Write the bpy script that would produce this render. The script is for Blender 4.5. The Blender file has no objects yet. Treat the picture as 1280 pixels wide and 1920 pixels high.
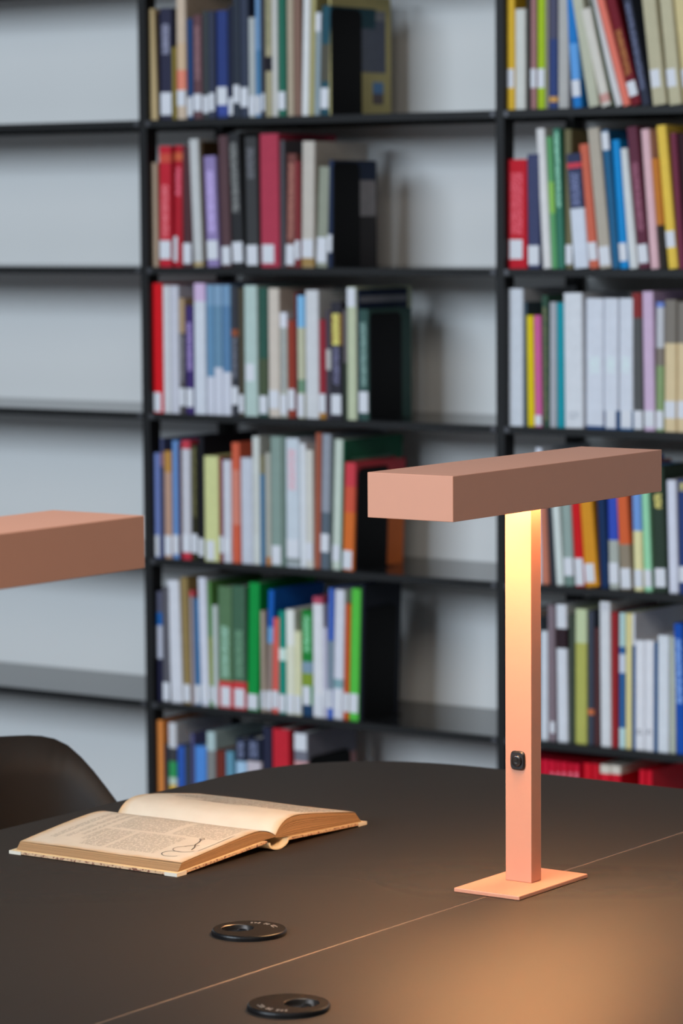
import bpy, math, random
from mathutils import Matrix, Vector

# ------------------------------------------------------------------ camera
scene = bpy.context.scene
cam_data = bpy.data.cameras.new('camera')
cam = bpy.data.objects.new('camera', cam_data)
scene.collection.objects.link(cam)
right = Vector((0.8195276, 0.5730016, -0.0066099))
down = Vector((0.0467792, -0.0783927, -0.9958244))
fwd = Vector((-0.5711272, 0.8157964, -0.0910495))
rot = Matrix((right, -down, -fwd)).transposed()
cam.matrix_world = Matrix.Translation((0, 0, 1.52)) @ rot.to_4x4()
cam_data.sensor_fit = 'VERTICAL'
cam_data.sensor_height = 36.0
cam_data.lens = 36.0 * 6058.5 / 1920.0
cam_data.clip_start = 0.05
cam_data.dof.use_dof = True
cam_data.dof.focus_distance = 3.72
cam_data.dof.aperture_fstop = 6.6
cam_data.dof.aperture_blades = 9
scene.camera = cam

# ------------------------------------------------------------------ light
world = bpy.data.worlds.new('world')
scene.world = world
world.use_nodes = True
wbg = world.node_tree.nodes['Background']
wbg.inputs['Color'].default_value = (1.0, 0.96, 0.92, 1)
wbg.inputs['Strength'].default_value = 0.06


def area_light(name, loc, target, sx, sy, power, color):
    ld = bpy.data.lights.new(name, 'AREA')
    ld.shape = 'RECTANGLE'
    ld.size, ld.size_y = sx, sy
    ld.energy = power
    ld.color = color
    o = bpy.data.objects.new(name, ld)
    scene.collection.objects.link(o)
    o.location = loc
    o.rotation_euler = (Vector(target) - Vector(loc)).to_track_quat('-Z', 'Y').to_euler()
    return o


area_light('window_daylight', (-4.9, -3.8, 3.5), (-3.6, 5.0, 1.0), 4.6, 2.2, 620, (0.75, 0.875, 1.0))
area_light('ceiling_luminaire', (-1.0, 0.9, 3.4), (-1.0, 0.9, 0.0), 2.6, 3.0, 120, (1.0, 0.93, 0.84))

scene.view_settings.view_transform = 'Standard'
scene.view_settings.look = 'None'
scene.view_settings.exposure = 0.0
scene.view_settings.gamma = 1.0
scene.view_settings.use_curve_mapping = False

# ------------------------------------------------------------------ helpers
COL = scene.collection
rng = random.Random(11)


def lin(hx, k=1.0):
    out = []
    for i in (0, 2, 4):
        c = int(hx[i:i + 2], 16) / 255
        c = c / 12.92 if c <= 0.04045 else ((c + 0.055) / 1.055) ** 2.4
        out.append(min(c * k, 0.86))
    return (*out, 1)


class NT:
    """small node-building helper"""
    def __init__(self, name, rough=0.5, metallic=0.0, spec=0.5):
        self.mat = bpy.data.materials.new(name)
        self.mat.use_nodes = True
        self.t = self.mat.node_tree
        self.bsdf = self.t.nodes['Principled BSDF']
        self.bsdf.inputs['Roughness'].default_value = rough
        self.bsdf.inputs['Metallic'].default_value = metallic
        self.bsdf.inputs['Specular IOR Level'].default_value = spec

    def node(self, kind, **kw):
        n = self.t.nodes.new(kind)
        for k, v in kw.items():
            setattr(n, k, v)
        return n

    def put(self, sock, v):
        if isinstance(v, bpy.types.NodeSocket):
            self.t.links.new(v, sock)
        else:
            sock.default_value = v

    def math(self, op, a, b=0.0, c=0.0):
        n = self.node('ShaderNodeMath', operation=op)
        for i, v in enumerate((a, b, c)):
            self.put(n.inputs[i], v)
        return n.outputs[0]

    def mix(self, fac, a, b):
        n = self.node('ShaderNodeMix', data_type='RGBA')
        self.put(n.inputs[0], fac)
        self.put(n.inputs[6], a)
        self.put(n.inputs[7], b)
        return n.outputs[2]

    def between(self, v, lo, hi):
        a = self.math('GREATER_THAN', v, lo)
        b = self.math('LESS_THAN', v, hi)
        return self.math('MULTIPLY', a, b)

    def noise(self, vec, scale, detail=2.0, rough=0.5):
        n = self.node('ShaderNodeTexNoise')
        if vec is not None:
            self.put(n.inputs['Vector'], vec)
        n.inputs['Scale'].default_value = scale
        n.inputs['Detail'].default_value = detail
        n.inputs['Roughness'].default_value = rough
        return n.outputs['Fac']

    def coord(self, which='Object'):
        return self.node('ShaderNodeTexCoord').outputs[which]

    def xyz(self, vec):
        n = self.node('ShaderNodeSeparateXYZ')
        self.put(n.inputs[0], vec)
        return n.outputs

    def scale(self, vec, s):
        n = self.node('ShaderNodeVectorMath', operation='MULTIPLY')
        self.put(n.inputs[0], vec)
        n.inputs[1].default_value = s
        return n.outputs[0]

    def base(self, v):
        self.put(self.bsdf.inputs['Base Color'], v)

    def bump(self, h, strength, dist=0.001):
        n = self.node('ShaderNodeBump')
        n.inputs['Strength'].default_value = strength
        n.inputs['Distance'].default_value = dist
        self.put(n.inputs['Height'], h)
        self.t.links.new(n.outputs[0], self.bsdf.inputs['Normal'])


def plain(name, col, rough=0.5, var=0.08, nscale=40, metallic=0.0, spec=0.5, bump=0.0):
    m = NT(name, rough, metallic, spec)
    f = m.noise(m.coord(), nscale, 3)
    a = tuple(c * (1 - var) for c in col[:3]) + (1,)
    b = tuple(min(c * (1 + var), 1) for c in col[:3]) + (1,)
    m.base(m.mix(f, a, b))
    if bump:
        m.bump(m.noise(m.coord(), nscale * 8, 2), bump)
    return m.mat


def mesh(name, verts, faces, mat, parent=None, smooth=False, uv=None):
    me = bpy.data.meshes.new(name)
    me.from_pydata(verts, [], faces)
    me.update()
    if uv is not None:
        lay = me.uv_layers.new(name='UVMap')
        for lp in me.loops:
            lay.data[lp.index].uv = uv[lp.vertex_index]
    if smooth:
        for p in me.polygons:
            p.use_smooth = True
    if mat is not None:
        me.materials.append(mat)
    o = bpy.data.objects.new(name, me)
    COL.objects.link(o)
    if parent is not None:
        o.parent = parent
    return o


def boxvf(x0, x1, y0, y1, z0, z1):
    v = [(x0, y0, z0), (x1, y0, z0), (x1, y1, z0), (x0, y1, z0), (x0, y0, z1), (x1, y0, z1), (x1, y1, z1), (x0, y1, z1)]
    f = [(0, 3, 2, 1), (4, 5, 6, 7), (0, 1, 5, 4), (1, 2, 6, 5), (2, 3, 7, 6), (3, 0, 4, 7)]
    return v, f


def bevel(o, w, seg=2):
    b = o.modifiers.new('bevel', 'BEVEL')
    b.width = w
    b.segments = seg
    b.limit_method = 'ANGLE'
    return o


def box(name, x0, x1, y0, y1, z0, z1, mat, parent=None, bev=0.0, seg=2):
    v, f = boxvf(x0, x1, y0, y1, z0, z1)
    o = mesh(name, v, f, mat, parent)
    if bev:
        bevel(o, bev, seg)
    return o


def empty(name, loc, rot=(0, 0, 0)):
    o = bpy.data.objects.new(name, None)
    o.empty_display_size = 0.05
    COL.objects.link(o)
    o.location = loc
    o.rotation_euler = rot
    return o


def tag(o, label, cat, group=None):
    o['label'] = label
    o['category'] = cat
    if group:
        o['group'] = group
    return o


def prism(name, pts, z0, z1, mat, parent=None, bev=0.0):
    """vertical extrusion of a counter-clockwise xy outline"""
    n = len(pts)
    v = [(x, y, z0) for x, y in pts] + [(x, y, z1) for x, y in pts]
    f = [tuple(range(n - 1, -1, -1)), tuple(range(n, 2 * n))]
    f += [(i, (i + 1) % n, n + (i + 1) % n, n + i) for i in range(n)]
    o = mesh(name, v, f, mat, parent)
    if bev:
        bevel(o, bev)
    return o


# ------------------------------------------------------------------ materials
M_WALL = plain('painted_wall', (0.74, 0.74, 0.73), 0.8, 0.02, 3, bump=0.03)
M_FLOOR = plain('grey_floor', (0.30, 0.31, 0.33), 0.6, 0.1, 6)
M_SHELF = plain('black_shelf_metal', (0.012, 0.0125, 0.014), 0.16, 0.15, 30)
M_POST = plain('black_post_metal', (0.010, 0.010, 0.0105), 0.5, 0.15, 30, spec=0.25)
M_CLIP = plain('shelf_clip_steel', (0.10, 0.10, 0.11), 0.4, 0.1, 30, metallic=0.6)
M_BOOKEND = plain('bookend_black_metal', (0.005, 0.005, 0.006), 0.65, 0.1, 30, spec=0.12)
M_LABEL = plain('white_paper_label', (0.74, 0.75, 0.80), 0.6, 0.03, 200)
M_PAPER = plain('book_page_edges', (0.62, 0.60, 0.56), 0.8, 0.1, 300)
M_LAMP = plain('salmon_powder_coat', (0.525, 0.245, 0.160), 0.45, 0.02, 60, bump=0.02)
M_SWITCH = plain('black_switch_plastic', (0.012, 0.012, 0.014), 0.38, 0.1, 60)
M_BUTTON = plain('black_button_gloss', (0.014, 0.013, 0.013), 0.22, 0.1, 60)
M_RIM = plain('black_outlet_rim', (0.006, 0.006, 0.007), 0.35, 0.1, 80, spec=0.22)
M_CAVITY = plain('outlet_cavity_black', (0.004, 0.004, 0.005), 0.25, 0.1, 80)
M_MARK = plain('pale_grey_print', (0.30, 0.28, 0.26), 0.5, 0.05, 80)
M_CHAIR = plain('dark_brown_shell', (0.020, 0.0145, 0.0115), 0.55, 0.08, 50, spec=0.3)
M_LEG = plain('black_tube_metal', (0.02, 0.02, 0.02), 0.4, 0.1, 30)
M_STRIP = plain('bare_plywood_edge', (0.17, 0.11, 0.072), 0.5, 0.1, 90)


def satin(name, k, r0):
    m = NT(name, 0.4, 0.975, 0.3)
    n1 = m.noise(m.coord(), 3, 1)
    m.base(m.mix(n1, (0.239 * k, 0.212 * k, 0.195 * k, 1), (0.243 * k, 0.216 * k, 0.199 * k, 1)))
    m.put(m.bsdf.inputs['Specular Tint'], (0.08, 0.08, 0.08, 1))
    m.put(m.bsdf.inputs['Roughness'], r0)
    return m.mat


M_TABLE = satin('dark_linoleum', 1.28, 0.38)
M_GROMMET = satin('black_outlet_plastic', 0.75, 0.37)


def emission(name, color, strength):
    m = NT(name)
    m.put(m.bsdf.inputs['Base Color'], (0.9, 0.85, 0.75, 1))
    m.put(m.bsdf.inputs['Emission Color'], color)
    m.put(m.bsdf.inputs['Emission Strength'], strength)
    return m.mat


M_LED = emission('warm_led_diffuser', (1.0, 0.575, 0.255, 1), 54.0)
M_LED_OFF = plain('unlit_led_diffuser', (0.75, 0.72, 0.66), 0.5, 0.02, 60)

# ------------------------------------------------------------------ setting
XL, XR = -7.5, 0.5
WALL_Y = 5.769
o = box('wall_back', XL, XR, WALL_Y, WALL_Y + 0.12, 0.0, 3.4, M_WALL)
o['kind'] = 'structure'
o = box('floor', XL, XR + 1.5, -4.0, WALL_Y + 0.12, -0.1, 0.0, M_FLOOR)
o['kind'] = 'structure'

# ------------------------------------------------------------------ shelving
YF = 5.459
SHELF_Z = {0: 2.041, 1: 1.728, 2: 1.415, 3: 1.102, 4: 0.788, 5: 0.474, 6: 0.160}
PITCH = 0.9013
POST_X = [-4.345 - PITCH, -4.345, -4.345 + PITCH, -4.345 + 2 * PITCH]
PW = 0.0205
case = empty('bookcase', (POST_X[1], YF, 0.0))
tag(case, 'black metal library bookcase with slim posts and thin shelves against the pale wall', 'bookcase')
cx, cy = POST_X[1], YF


def cbox(name, x0, x1, y0, y1, z0, z1, mat, bev=0.0):
    return box(name, x0 - cx, x1 - cx, y0 - cy, y1 - cy, z0, z1, mat, case, bev)


for px in POST_X:
    cbox('post', px, px + PW, YF, YF + 0.038, 0.0, 2.12, M_POST, 0.0015)
    cbox('back_post', px, px + PW, WALL_Y - 0.042, WALL_Y - 0.004, 0.0, 2.12, M_POST, 0.0015)
for b in range(3):
    x0, x1 = POST_X[b] + PW + 0.0005, POST_X[b + 1] - 0.0005
    for i, z in SHELF_Z.items():
        # folded steel tray: flat top and a down-turned front lip
        v1, f1 = boxvf(x0 - cx, x1 - cx, YF + 0.001 - cy, WALL_Y - 0.006 - cy, z - 0.006, z)
        v2, f2 = boxvf(x0 - cx, x1 - cx, YF + 0.001 - cy, YF + 0.016 - cy, z - 0.0155, z - 0.006)
        v3, f3 = boxvf(x0 - cx, x1 - cx, WALL_Y - 0.018 - cy, WALL_Y - 0.006 - cy, z - 0.0155, z - 0.006)
        v4, f4 = boxvf(x0 - cx, x1 - cx, YF - cy, YF + 0.001 - cy, z - 0.0155, z - 0.0002)
        vs, fs = list(v1), list(f1)
        for vv, ff in ((v2, f2), (v3, f3), (v4, f4)):
            k = len(vs)
            vs += vv
            fs += [tuple(q + k for q in fc) for fc in ff]
        so = mesh('shelf', vs, fs, M_SHELF, case)
        so.data.materials.append(M_POST)
        for q, pg in enumerate(so.data.polygons):
            if 6 <= q < 12 or q >= 18:
                pg.material_index = 1
        for xa in (x0, x1 - 0.010):
            cbox('shelf_clip', xa, xa + 0.010, YF - 0.0015, YF + 0.0005, z - 0.013, z - 0.002, M_CLIP)

# ------------------------------------------------------------------ shelved books
SHELF_BOOKS = [
 ('middle', 1, [
  (-4.3296, 0.0218, 0.2357, -0.0313, 0.175, 0.0177, 'b79f75', 'thin tan', [], [], [], []),
  (-4.3074, 0.005, 0.2267, 0, 0.172, 0.0188, '241a1a', 'very thin black', [], [], [], []),
  (-4.3002, 0.0325, 0.2364, 0, 0.179, 0.0184, '2c2c40', 'navy lettered', [], [(0.0103, 0.0579, 0.06, 0.94)], [(0.1393, 0.2027, '7a7a8c')], []),
  (-4.2636, 0.007, 0.1531, 0, 0.13, 0.0142, '8a7a30', 'short olive', [], [], [], []),
  (-4.2562, 0.0244, 0.287, 0, 0.21, 0.0197, 'c2ad98', 'tall cream', [(0.0622, 0.1043, 'e0806a'), (0.1043, 0.1612, 'c5a98a')], [(0.0284, 0.0611, 0.06, 0.94)], [], []),
  (-4.2281, 0.0147, 0.2118, 0, 0.145, 0.0194, '1d3f6d', 'slim blue', [], [(0.0067, 0.0468, 0.06, 0.94)], [], []),
  (-4.2101, 0.0232, 0.2181, 0, 0.152, 0.0168, '5f4146', 'mauve brown', [], [(0.0167, 0.0524, 0.06, 0.94)], [(0.0818, 0.195, '74565a')], []),
  (-4.1851, 0.0159, 0.2256, 0, 0.164, 0.0173, '3a3f42', 'charcoal', [], [(0.012, 0.0487, 0.06, 0.94)], [], []),
  (-4.1662, 0.0154, 0.2247, 0, 0.156, 0.0141, '363b4e', 'slate', [], [(0.0157, 0.0534, 0.06, 0.94)], [], []),
  (-4.1467, 0.0285, 0.2247, 0, 0.17, 0.0157, '2b3a70', 'royal blue', [(0.0067, 0.0276, '3a4a90')], [(0.0276, 0.0652, 0.06, 0.94)], [], []),
  (-4.1179, 0.0119, 0.2333, 0, 0.161, 0.0186, '23283a', 'narrow dark navy', [], [(0.0063, 0.0428, 0.06, 0.94)], [], []),
  (-4.1056, 0.017, 0.2576, 0, 0.178, 0.0188, '2f3540', 'dark slate', [], [(0.031, 0.0685, 0.06, 0.94)], [], []),
  (-4.0864, 0.0209, 0.2607, 0, 0.18, 0.0177, '353b4c', 'tall slate blue', [], [(0.0221, 0.0627, 0.06, 0.94)], [], []),
  (-4.0615, 0.0164, 0.2069, 0, 0.156, 0.014, 'a9adac', 'thin pale grey', [], [(0.0048, 0.0453, 0.06, 0.94)], [], []),
  (-4.0447, 0.0122, 0.2672, 0, 0.187, 0.0153, '6a8fb5', 'tall light blue', [(0.045, 0.1392, '4a7ba3')], [(0.0066, 0.045, 0.06, 0.94)], [], []),
  (-4.0321, 0.0081, 0.2518, 0, 0.189, 0.0199, '3a3840', 'thin black', [], [(0.013, 0.0493, 0.06, 0.94)], [], []),
  (-4.0195, 0.0151, 0.2629, 0, 0.199, 0.0157, 'a39a7c', 'tan patterned', [(0.0946, 0.1247, '1c1a22')], [], [(0.1452, 0.2533, '6a6a50')], []),
  (-4.004, 0.015, 0.2695, 0, 0.198, 0.0172, 'c0bdb8', 'thin white', [], [], [], []),
  (-3.986, 0.0186, 0.2589, 0, 0.195, 0.0152, '236350', 'deep green', [], [(0.0141, 0.0514, 0.06, 0.94)], [], []),
  (-3.9656, 0.0164, 0.2534, 0, 0.192, 0.0181, 'a89a86', 'beige', [], [], [], []),
  (-3.9486, 0.0176, 0.2551, 0, 0.18, 0.0194, '7d6054', 'dusty brown', [], [], [], []),
  (-3.9281, 0.0178, 0.2564, 0.0271, 0.178, 0.0162, 'd0d0cf', 'bright white', [], [], [], []),
  (-3.9082, 0.0115, 0.2508, 0.0348, 0.172, 0.0149, 'a39a6a', 'slim khaki', [], [], [], []),
  (-3.8962, 0.014, 0.2111, 0.0322, 0.154, 0.0158, '8b989e', 'marbled grey', [], [(0.1718, 0.2091, 0.06, 0.94)], [(0.0335, 0.167, '6b787e')], []),
  (-3.8792, 0.0218, 0.2232, 0.0291, 0.164, 0.014, '1f4754', 'dark teal', [(0.0687, 0.1448, '4d4a40')], [(0.0138, 0.0555, 0.06, 0.94)], [], []),
  (-3.857, 0.0046, 0.2487, 0, 0.22, 0.016, 'b0a672', 'cream picture', [], [], [], [(0.1126, 0.2003, 0.0912, 0.22, '2d3550'), (0.1132, 0.1973, 0.1996, 0.22, '6e6e74'), (0.1524, 0.1907, 0.0477, 0.0719, '2f6fa8'), (0.1522, 0.1904, 0.026, 0.0477, '3a2024')]),
 ]),
 ('middle', 2, [
  (-4.3353, 0.0232, 0.2227, -0.0049, 0.16, 0.0189, 'a58f7a', 'short beige', [], [], [], []),
  (-4.3056, 0.0326, 0.2573, 0.0069, 0.185, 0.0159, 'b5202f', 'wide red', [(0.2222, 0.2413, 'c04a3a')], [(0.0166, 0.0561, 0.06, 0.94)], [(0.0625, 0.1754, 'c85a60')], []),
  (-4.2694, 0.023, 0.2578, 0.0223, 0.177, 0.0182, 'a51a28', 'narrow red', [(0.226, 0.243, 'c05a3a')], [(0.0113, 0.0645, 0.0, 0.47)], [(0.1496, 0.2112, 'c05060')], []),
  (-4.245, 0.0242, 0.2553, 0, 0.174, 0.0199, '4a2c30', 'dark maroon', [], [(0.0071, 0.0507, 0.06, 0.94)], [], []),
  (-4.2148, 0.0247, 0.2705, -0.0377, 0.202, 0.0185, 'b9b9b8', 'leaning white', [(0.0008, 0.0103, 'a89060')], [], [], []),
  (-4.1855, 0.0072, 0.2648, -0.0271, 0.196, 0.0141, '3d2c18', 'thin brown', [], [], [], []),
  (-4.1772, 0.0319, 0.234, -0.033, 0.17, 0.0162, '8878a5', 'purple', [], [(0.0158, 0.0559, 0.06, 0.94)], [(0.0728, 0.2035, '9c8ab5')], []),
  (-4.1362, 0.0243, 0.2763, -0.0287, 0.19, 0.0141, '543c40', 'mauve', [], [(0.0053, 0.0433, 0.06, 0.94)], [], []),
  (-4.1084, 0.0295, 0.2809, -0.0413, 0.211, 0.0151, '2a2a2c', 'black lettered', [], [(0.0096, 0.0527, 0.06, 0.94)], [(0.1146, 0.2611, '6a6a68')], []),
  (-4.0725, 0.0314, 0.2729, -0.0122, 0.202, 0.0152, '3a3a3b', 'charcoal', [], [(0.0045, 0.0464, 0.06, 0.94)], [(0.1854, 0.25, '56565a')], []),
  (-4.0381, 0.0485, 0.2782, -0.0042, 0.209, 0.0196, 'a5364a', 'wide crimson', [], [(0.0086, 0.0475, 0.09, 0.72)], [], []),
  (-3.984, 0.0111, 0.2641, 0, 0.187, 0.0161, '4e4a50', 'thin dark grey', [], [], [], []),
  (-3.9725, 0.0234, 0.2354, 0.0268, 0.175, 0.0171, '6b3f3a', 'picture spined brown', [], [(0.0051, 0.0475, 0.06, 0.94)], [(0.0584, 0.2156, '8a5a50')], []),
  (-3.9461, 0.0126, 0.2201, 0, 0.163, 0.0146, '7d2f33', 'brick red', [], [(0.0173, 0.056, 0.06, 0.94)], [], []),
  (-3.9331, 0.0318, 0.2606, 0.0158, 0.195, 0.0188, 'b8b0a6', 'tall cream', [(0.0004, 0.0197, '9a7c4c')], [(0.0197, 0.0584, 0.06, 0.94)], [], []),
  (-3.8927, 0.0272, 0.2072, 0.0469, 0.158, 0.0142, '8a8d7e', 'pale green grey', [], [(0.0102, 0.062, 0.06, 0.94)], [], []),
  (-3.8639, 0.0112, 0.2212, 0.0261, 0.156, 0.0145, '1d2a45', 'slim navy', [], [(0.0319, 0.0679, 0.06, 0.94)], [], []),
  (-3.8523, 0.004, 0.2176, 0, 0.157, 0.0177, '2a2628', 'black and grey', [], [], [], [(0.0801, 0.153, 0.1058, 0.2136, '7b7577')]),
 ]),
 ('middle', 3, [
  (-4.3342, 0.0339, 0.2779, 0, 0.209, 0.016, 'c8101a', 'bright red', [], [(0.002, 0.0432, 0.0, 0.85)], [], []),
  (-4.2997, 0.0196, 0.2733, 0, 0.193, 0.0173, 'c3c3c6', 'narrow white', [], [], [], []),
  (-4.2784, 0.0226, 0.2734, 0, 0.19, 0.0159, 'bcbbc4', 'second white', [], [], [], []),
  (-4.2541, 0.0146, 0.246, 0, 0.17, 0.0145, '4a4648', 'tan topped black', [(0.1715, 0.2544, 'a58a6c')], [(0.0161, 0.0547, 0.06, 0.94)], [(0.0668, 0.1679, '77737a')], []),
  (-4.239, 0.0211, 0.2305, 0, 0.176, 0.0181, '3a2a63', 'dark purple', [], [(0.014, 0.0538, 0.06, 0.94)], [(0.0911, 0.1945, '8a78a5')], []),
  (-4.214, 0.0302, 0.2787, 0, 0.192, 0.015, 'c5c8d0', 'lilac topped white', [(0.2405, 0.2811, 'c4a9c8')], [], [], []),
  (-4.1834, 0.0184, 0.2752, 0, 0.199, 0.0199, '5f86a5', 'first blue volume', [(-0.0086, 0.0803, 'c4c5cf'), (0.231, 0.2787, '7595b0')], [], [], []),
  (-4.1617, 0.0216, 0.2754, 0, 0.193, 0.0164, '64869f', 'second blue volume', [(-0.0077, 0.1001, 'c4c5cf'), (0.2313, 0.279, '7b98b2')], [], [], []),
  (-4.1397, 0.0215, 0.2755, 0, 0.205, 0.0176, '55799c', 'third blue volume', [(-0.0071, 0.0909, 'c4c5cf'), (0.2315, 0.2791, '7090ae')], [], [], []),
  (-4.1161, 0.0179, 0.2721, 0, 0.194, 0.0167, '35363d', 'charcoal', [(0.1676, 0.1819, '8a4a30')], [(0.0223, 0.0605, 0.06, 0.94)], [(0.0795, 0.1653, '62636d')], []),
  (-4.095, 0.0134, 0.2699, 0, 0.203, 0.0143, '4a4335', 'olive brown', [], [(0.0063, 0.0444, 0.06, 0.94)], [], []),
  (-4.08, 0.034, 0.2748, 0, 0.198, 0.0142, 'a9bbb5', 'pale mint', [], [(0.0736, 0.1103, 0.13, 0.78)], [], []),
  (-4.0452, 0.0221, 0.2702, 0, 0.187, 0.019, '2a5045', 'dark green', [(0.0432, 0.1214, '45503a')], [(0.0052, 0.0432, 0.06, 0.94)], [], []),
  (-4.02, 0.0283, 0.2693, 0, 0.203, 0.0184, 'c4b8ac', 'cream', [], [(0.0171, 0.0552, 0.06, 0.94)], [], []),
  (-3.9897, 0.0188, 0.219, 0, 0.163, 0.0178, 'a9aaa0', 'short speckled grey', [(0.1875, 0.2203, 'd0d0d8')], [(0.0051, 0.047, 0.06, 0.94)], [(0.0559, 0.1849, '77787a')], []),
  (-3.9671, 0.0184, 0.203, 0, 0.145, 0.0146, '8a3526', 'rust', [], [(0.0161, 0.0591, 0.06, 0.94)], [], []),
  (-3.9482, 0.0044, 0.261, 0, 0.195, 0.0149, '6a2228', 'thin maroon', [], [], [], []),
  (-3.9435, 0.0176, 0.2548, 0, 0.182, 0.0158, 'b5b49a', 'blue topped', [(0.1882, 0.256, '7ab0d6'), (0.0521, 0.0798, '6a8a70')], [(0.002, 0.0495, 0.06, 0.94)], [], []),
  (-3.9255, 0.0337, 0.2662, 0, 0.199, 0.02, 'c4c4c6', 'wide white', [], [], [], []),
  (-3.891, 0.0173, 0.2051, 0, 0.147, 0.0199, '8a2430', 'dark red', [(-0.0072, 0.0117, 'a07030')], [(0.0117, 0.0507, 0.06, 0.94)], [], []),
  (-3.8711, 0.0117, 0.2241, 0, 0.166, 0.0169, '45404a', 'thin grey', [(0.1015, 0.1441, 'b5b2b0')], [], [], []),
  (-3.8588, 0.0275, 0.2418, 0, 0.17, 0.0169, '2e2c34', 'gold lettered black', [(0.1532, 0.2181, '8a6a3a')], [(0.0092, 0.0506, 0.06, 0.94)], [(0.1532, 0.2181, 'e0b060'), (0.0719, 0.1494, '5a5870')], []),
  (-3.8254, 0.0073, 0.2271, 0, 0.156, 0.0164, '3a4238', 'thin dark', [(0.1174, 0.2296, '6b6468')], [], [], []),
  (-3.8171, 0.0234, 0.2732, 0, 0.206, 0.0163, 'b3b99c', 'pale green', [], [(0.2323, 0.2712, 0.06, 0.94)], [], []),
  (-3.7933, 0.004, 0.2683, 0, 0.181, 0.0198, '15223c', 'navy striped', [], [], [], [(0.004, 0.177, 0.2412, 0.2543, '6b6b74')]),
  (-3.7889, 0.025, 0.2276, 0, 0.16, 0.017, '2f4a45', 'bottle green', [], [(0.0149, 0.0586, 0.06, 0.94)], [(0.0685, 0.2003, '6a827c')], []),
 ]),
 ('middle', 4, [
  (-4.3367, 0.0242, 0.2263, 0, 0.158, 0.0145, '6b7bb0', 'periwinkle', [], [(0.002, 0.0481, 0.06, 0.94)], [], []),
  (-4.3121, 0.0084, 0.2583, 0, 0.193, 0.0187, '3f4463', 'slim navy', [(0.1975, 0.2267, '8a6a7a')], [], [], []),
  (-4.3005, 0.0197, 0.2311, 0, 0.172, 0.0162, 'b08c78', 'tan', [(0.1861, 0.2348, 'b08040')], [(0.0057, 0.0484, 0.06, 0.94)], [], []),
  (-4.2804, 0.0176, 0.2547, 0, 0.187, 0.0186, '5f83b5', 'cornflower blue', [], [(0.0089, 0.0504, 0.06, 0.94)], [], []),
  (-4.2616, 0.007, 0.2479, 0, 0.184, 0.018, '4a1f28', 'thin maroon', [], [], [], []),
  (-4.2526, 0.0238, 0.2559, 0, 0.188, 0.0162, 'bcbac0', 'red tipped white', [(0.2378, 0.2583, 'b83a48'), (-0.0062, 0.0145, 'b8303f')], [(0.0157, 0.0534, 0.06, 0.94)], [], []),
  (-4.2265, 0.0164, 0.247, 0, 0.178, 0.0157, '2a2818', 'dark olive', [], [(0.0145, 0.0558, 0.06, 0.94)], [(0.0922, 0.2422, '5c5838')], []),
  (-4.2097, 0.0144, 0.2667, 0, 0.196, 0.0186, '14131a', 'tall black', [], [(0.0079, 0.0467, 0.06, 0.94)], [], []),
  (-4.1919, 0.0387, 0.2246, 0, 0.171, 0.0158, 'c3c48a', 'wide yellow green', [], [(0.002, 0.0436, 0.16, 0.7)], [], []),
  (-4.1528, 0.0088, 0.2229, 0, 0.162, 0.0179, '7d2f3a', 'thin dark red', [], [(0.0181, 0.0544, 0.06, 0.94)], [], []),
  (-4.1405, 0.0222, 0.2179, 0, 0.158, 0.0141, 'c0c0c8', 'short white', [], [(0.0195, 0.0508, 0.06, 0.94)], [], []),
  (-4.1176, 0.0209, 0.2557, 0, 0.188, 0.0155, 'c4593f', 'orange', [(0.0807, 0.1983, 'c87a68')], [], [], []),
  (-4.0946, 0.0298, 0.2244, 0, 0.168, 0.0168, 'b9bcc6', 'wide white', [], [], [], []),
  (-4.0645, 0.0189, 0.2705, 0, 0.201, 0.0179, 'c3c5c0', 'tall lettered white', [], [], [(0.0639, 0.1882, '9a9a94')], []),
  (-4.0436, 0.0112, 0.2319, 0, 0.17, 0.0161, '4a7290', 'thin steel blue', [(0.1914, 0.2367, '7a7458')], [], [], []),
  (-4.032, 0.0138, 0.237, 0, 0.177, 0.0184, 'a8a69c', 'pale grey', [(-0.0039, 0.0164, 'b07a50')], [], [], []),
  (-4.0155, 0.028, 0.2724, 0, 0.203, 0.0161, '7e9088', 'wide sage', [], [(0.002, 0.0419, 0.1, 0.91)], [], []),
  (-3.987, 0.0077, 0.2729, 0, 0.2, 0.0192, '6a7d74', 'thin sage', [], [], [], []),
  (-3.9789, 0.0348, 0.2699, 0, 0.203, 0.0199, 'bcc3ca', 'red lettered white', [(0.0029, 0.0178, '8a9090')], [(0.0178, 0.0572, 0.06, 0.94)], [(0.1606, 0.2466, 'b08a92')], []),
  (-3.9406, 0.0148, 0.26, 0, 0.188, 0.0171, 'd0d2d6', 'thin white', [], [], [], []),
  (-3.9238, 0.018, 0.2473, 0, 0.185, 0.015, 'c6c3bb', 'cream', [], [(0.0159, 0.0527, 0.06, 0.94)], [], []),
  (-3.9054, 0.0131, 0.283, 0.0182, 0.203, 0.0196, '9c5440', 'brick orange', [], [], [], []),
  (-3.89, 0.0227, 0.2813, 0.0248, 0.207, 0.0181, '8a8e98', 'grey and slate', [(0.0004, 0.1179, '55606b')], [(0.0347, 0.0727, 0.06, 0.94)], [], []),
  (-3.8663, 0.0051, 0.272, 0.0273, 0.189, 0.0184, '4a5450', 'thin dark green', [], [], [], []),
  (-3.8606, 0.0214, 0.2713, 0.032, 0.197, 0.0187, 'b9c2b6', 'pale green', [], [(0.0167, 0.0509, 0.06, 0.94)], [], []),
  (-3.8381, 0.004, 0.2706, 0.0317, 0.217, 0.018, '1c5a40', 'tall green', [], [], [], [(0.0263, 0.1735, 0.2216, 0.2314, '4a7a64')]),
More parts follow.
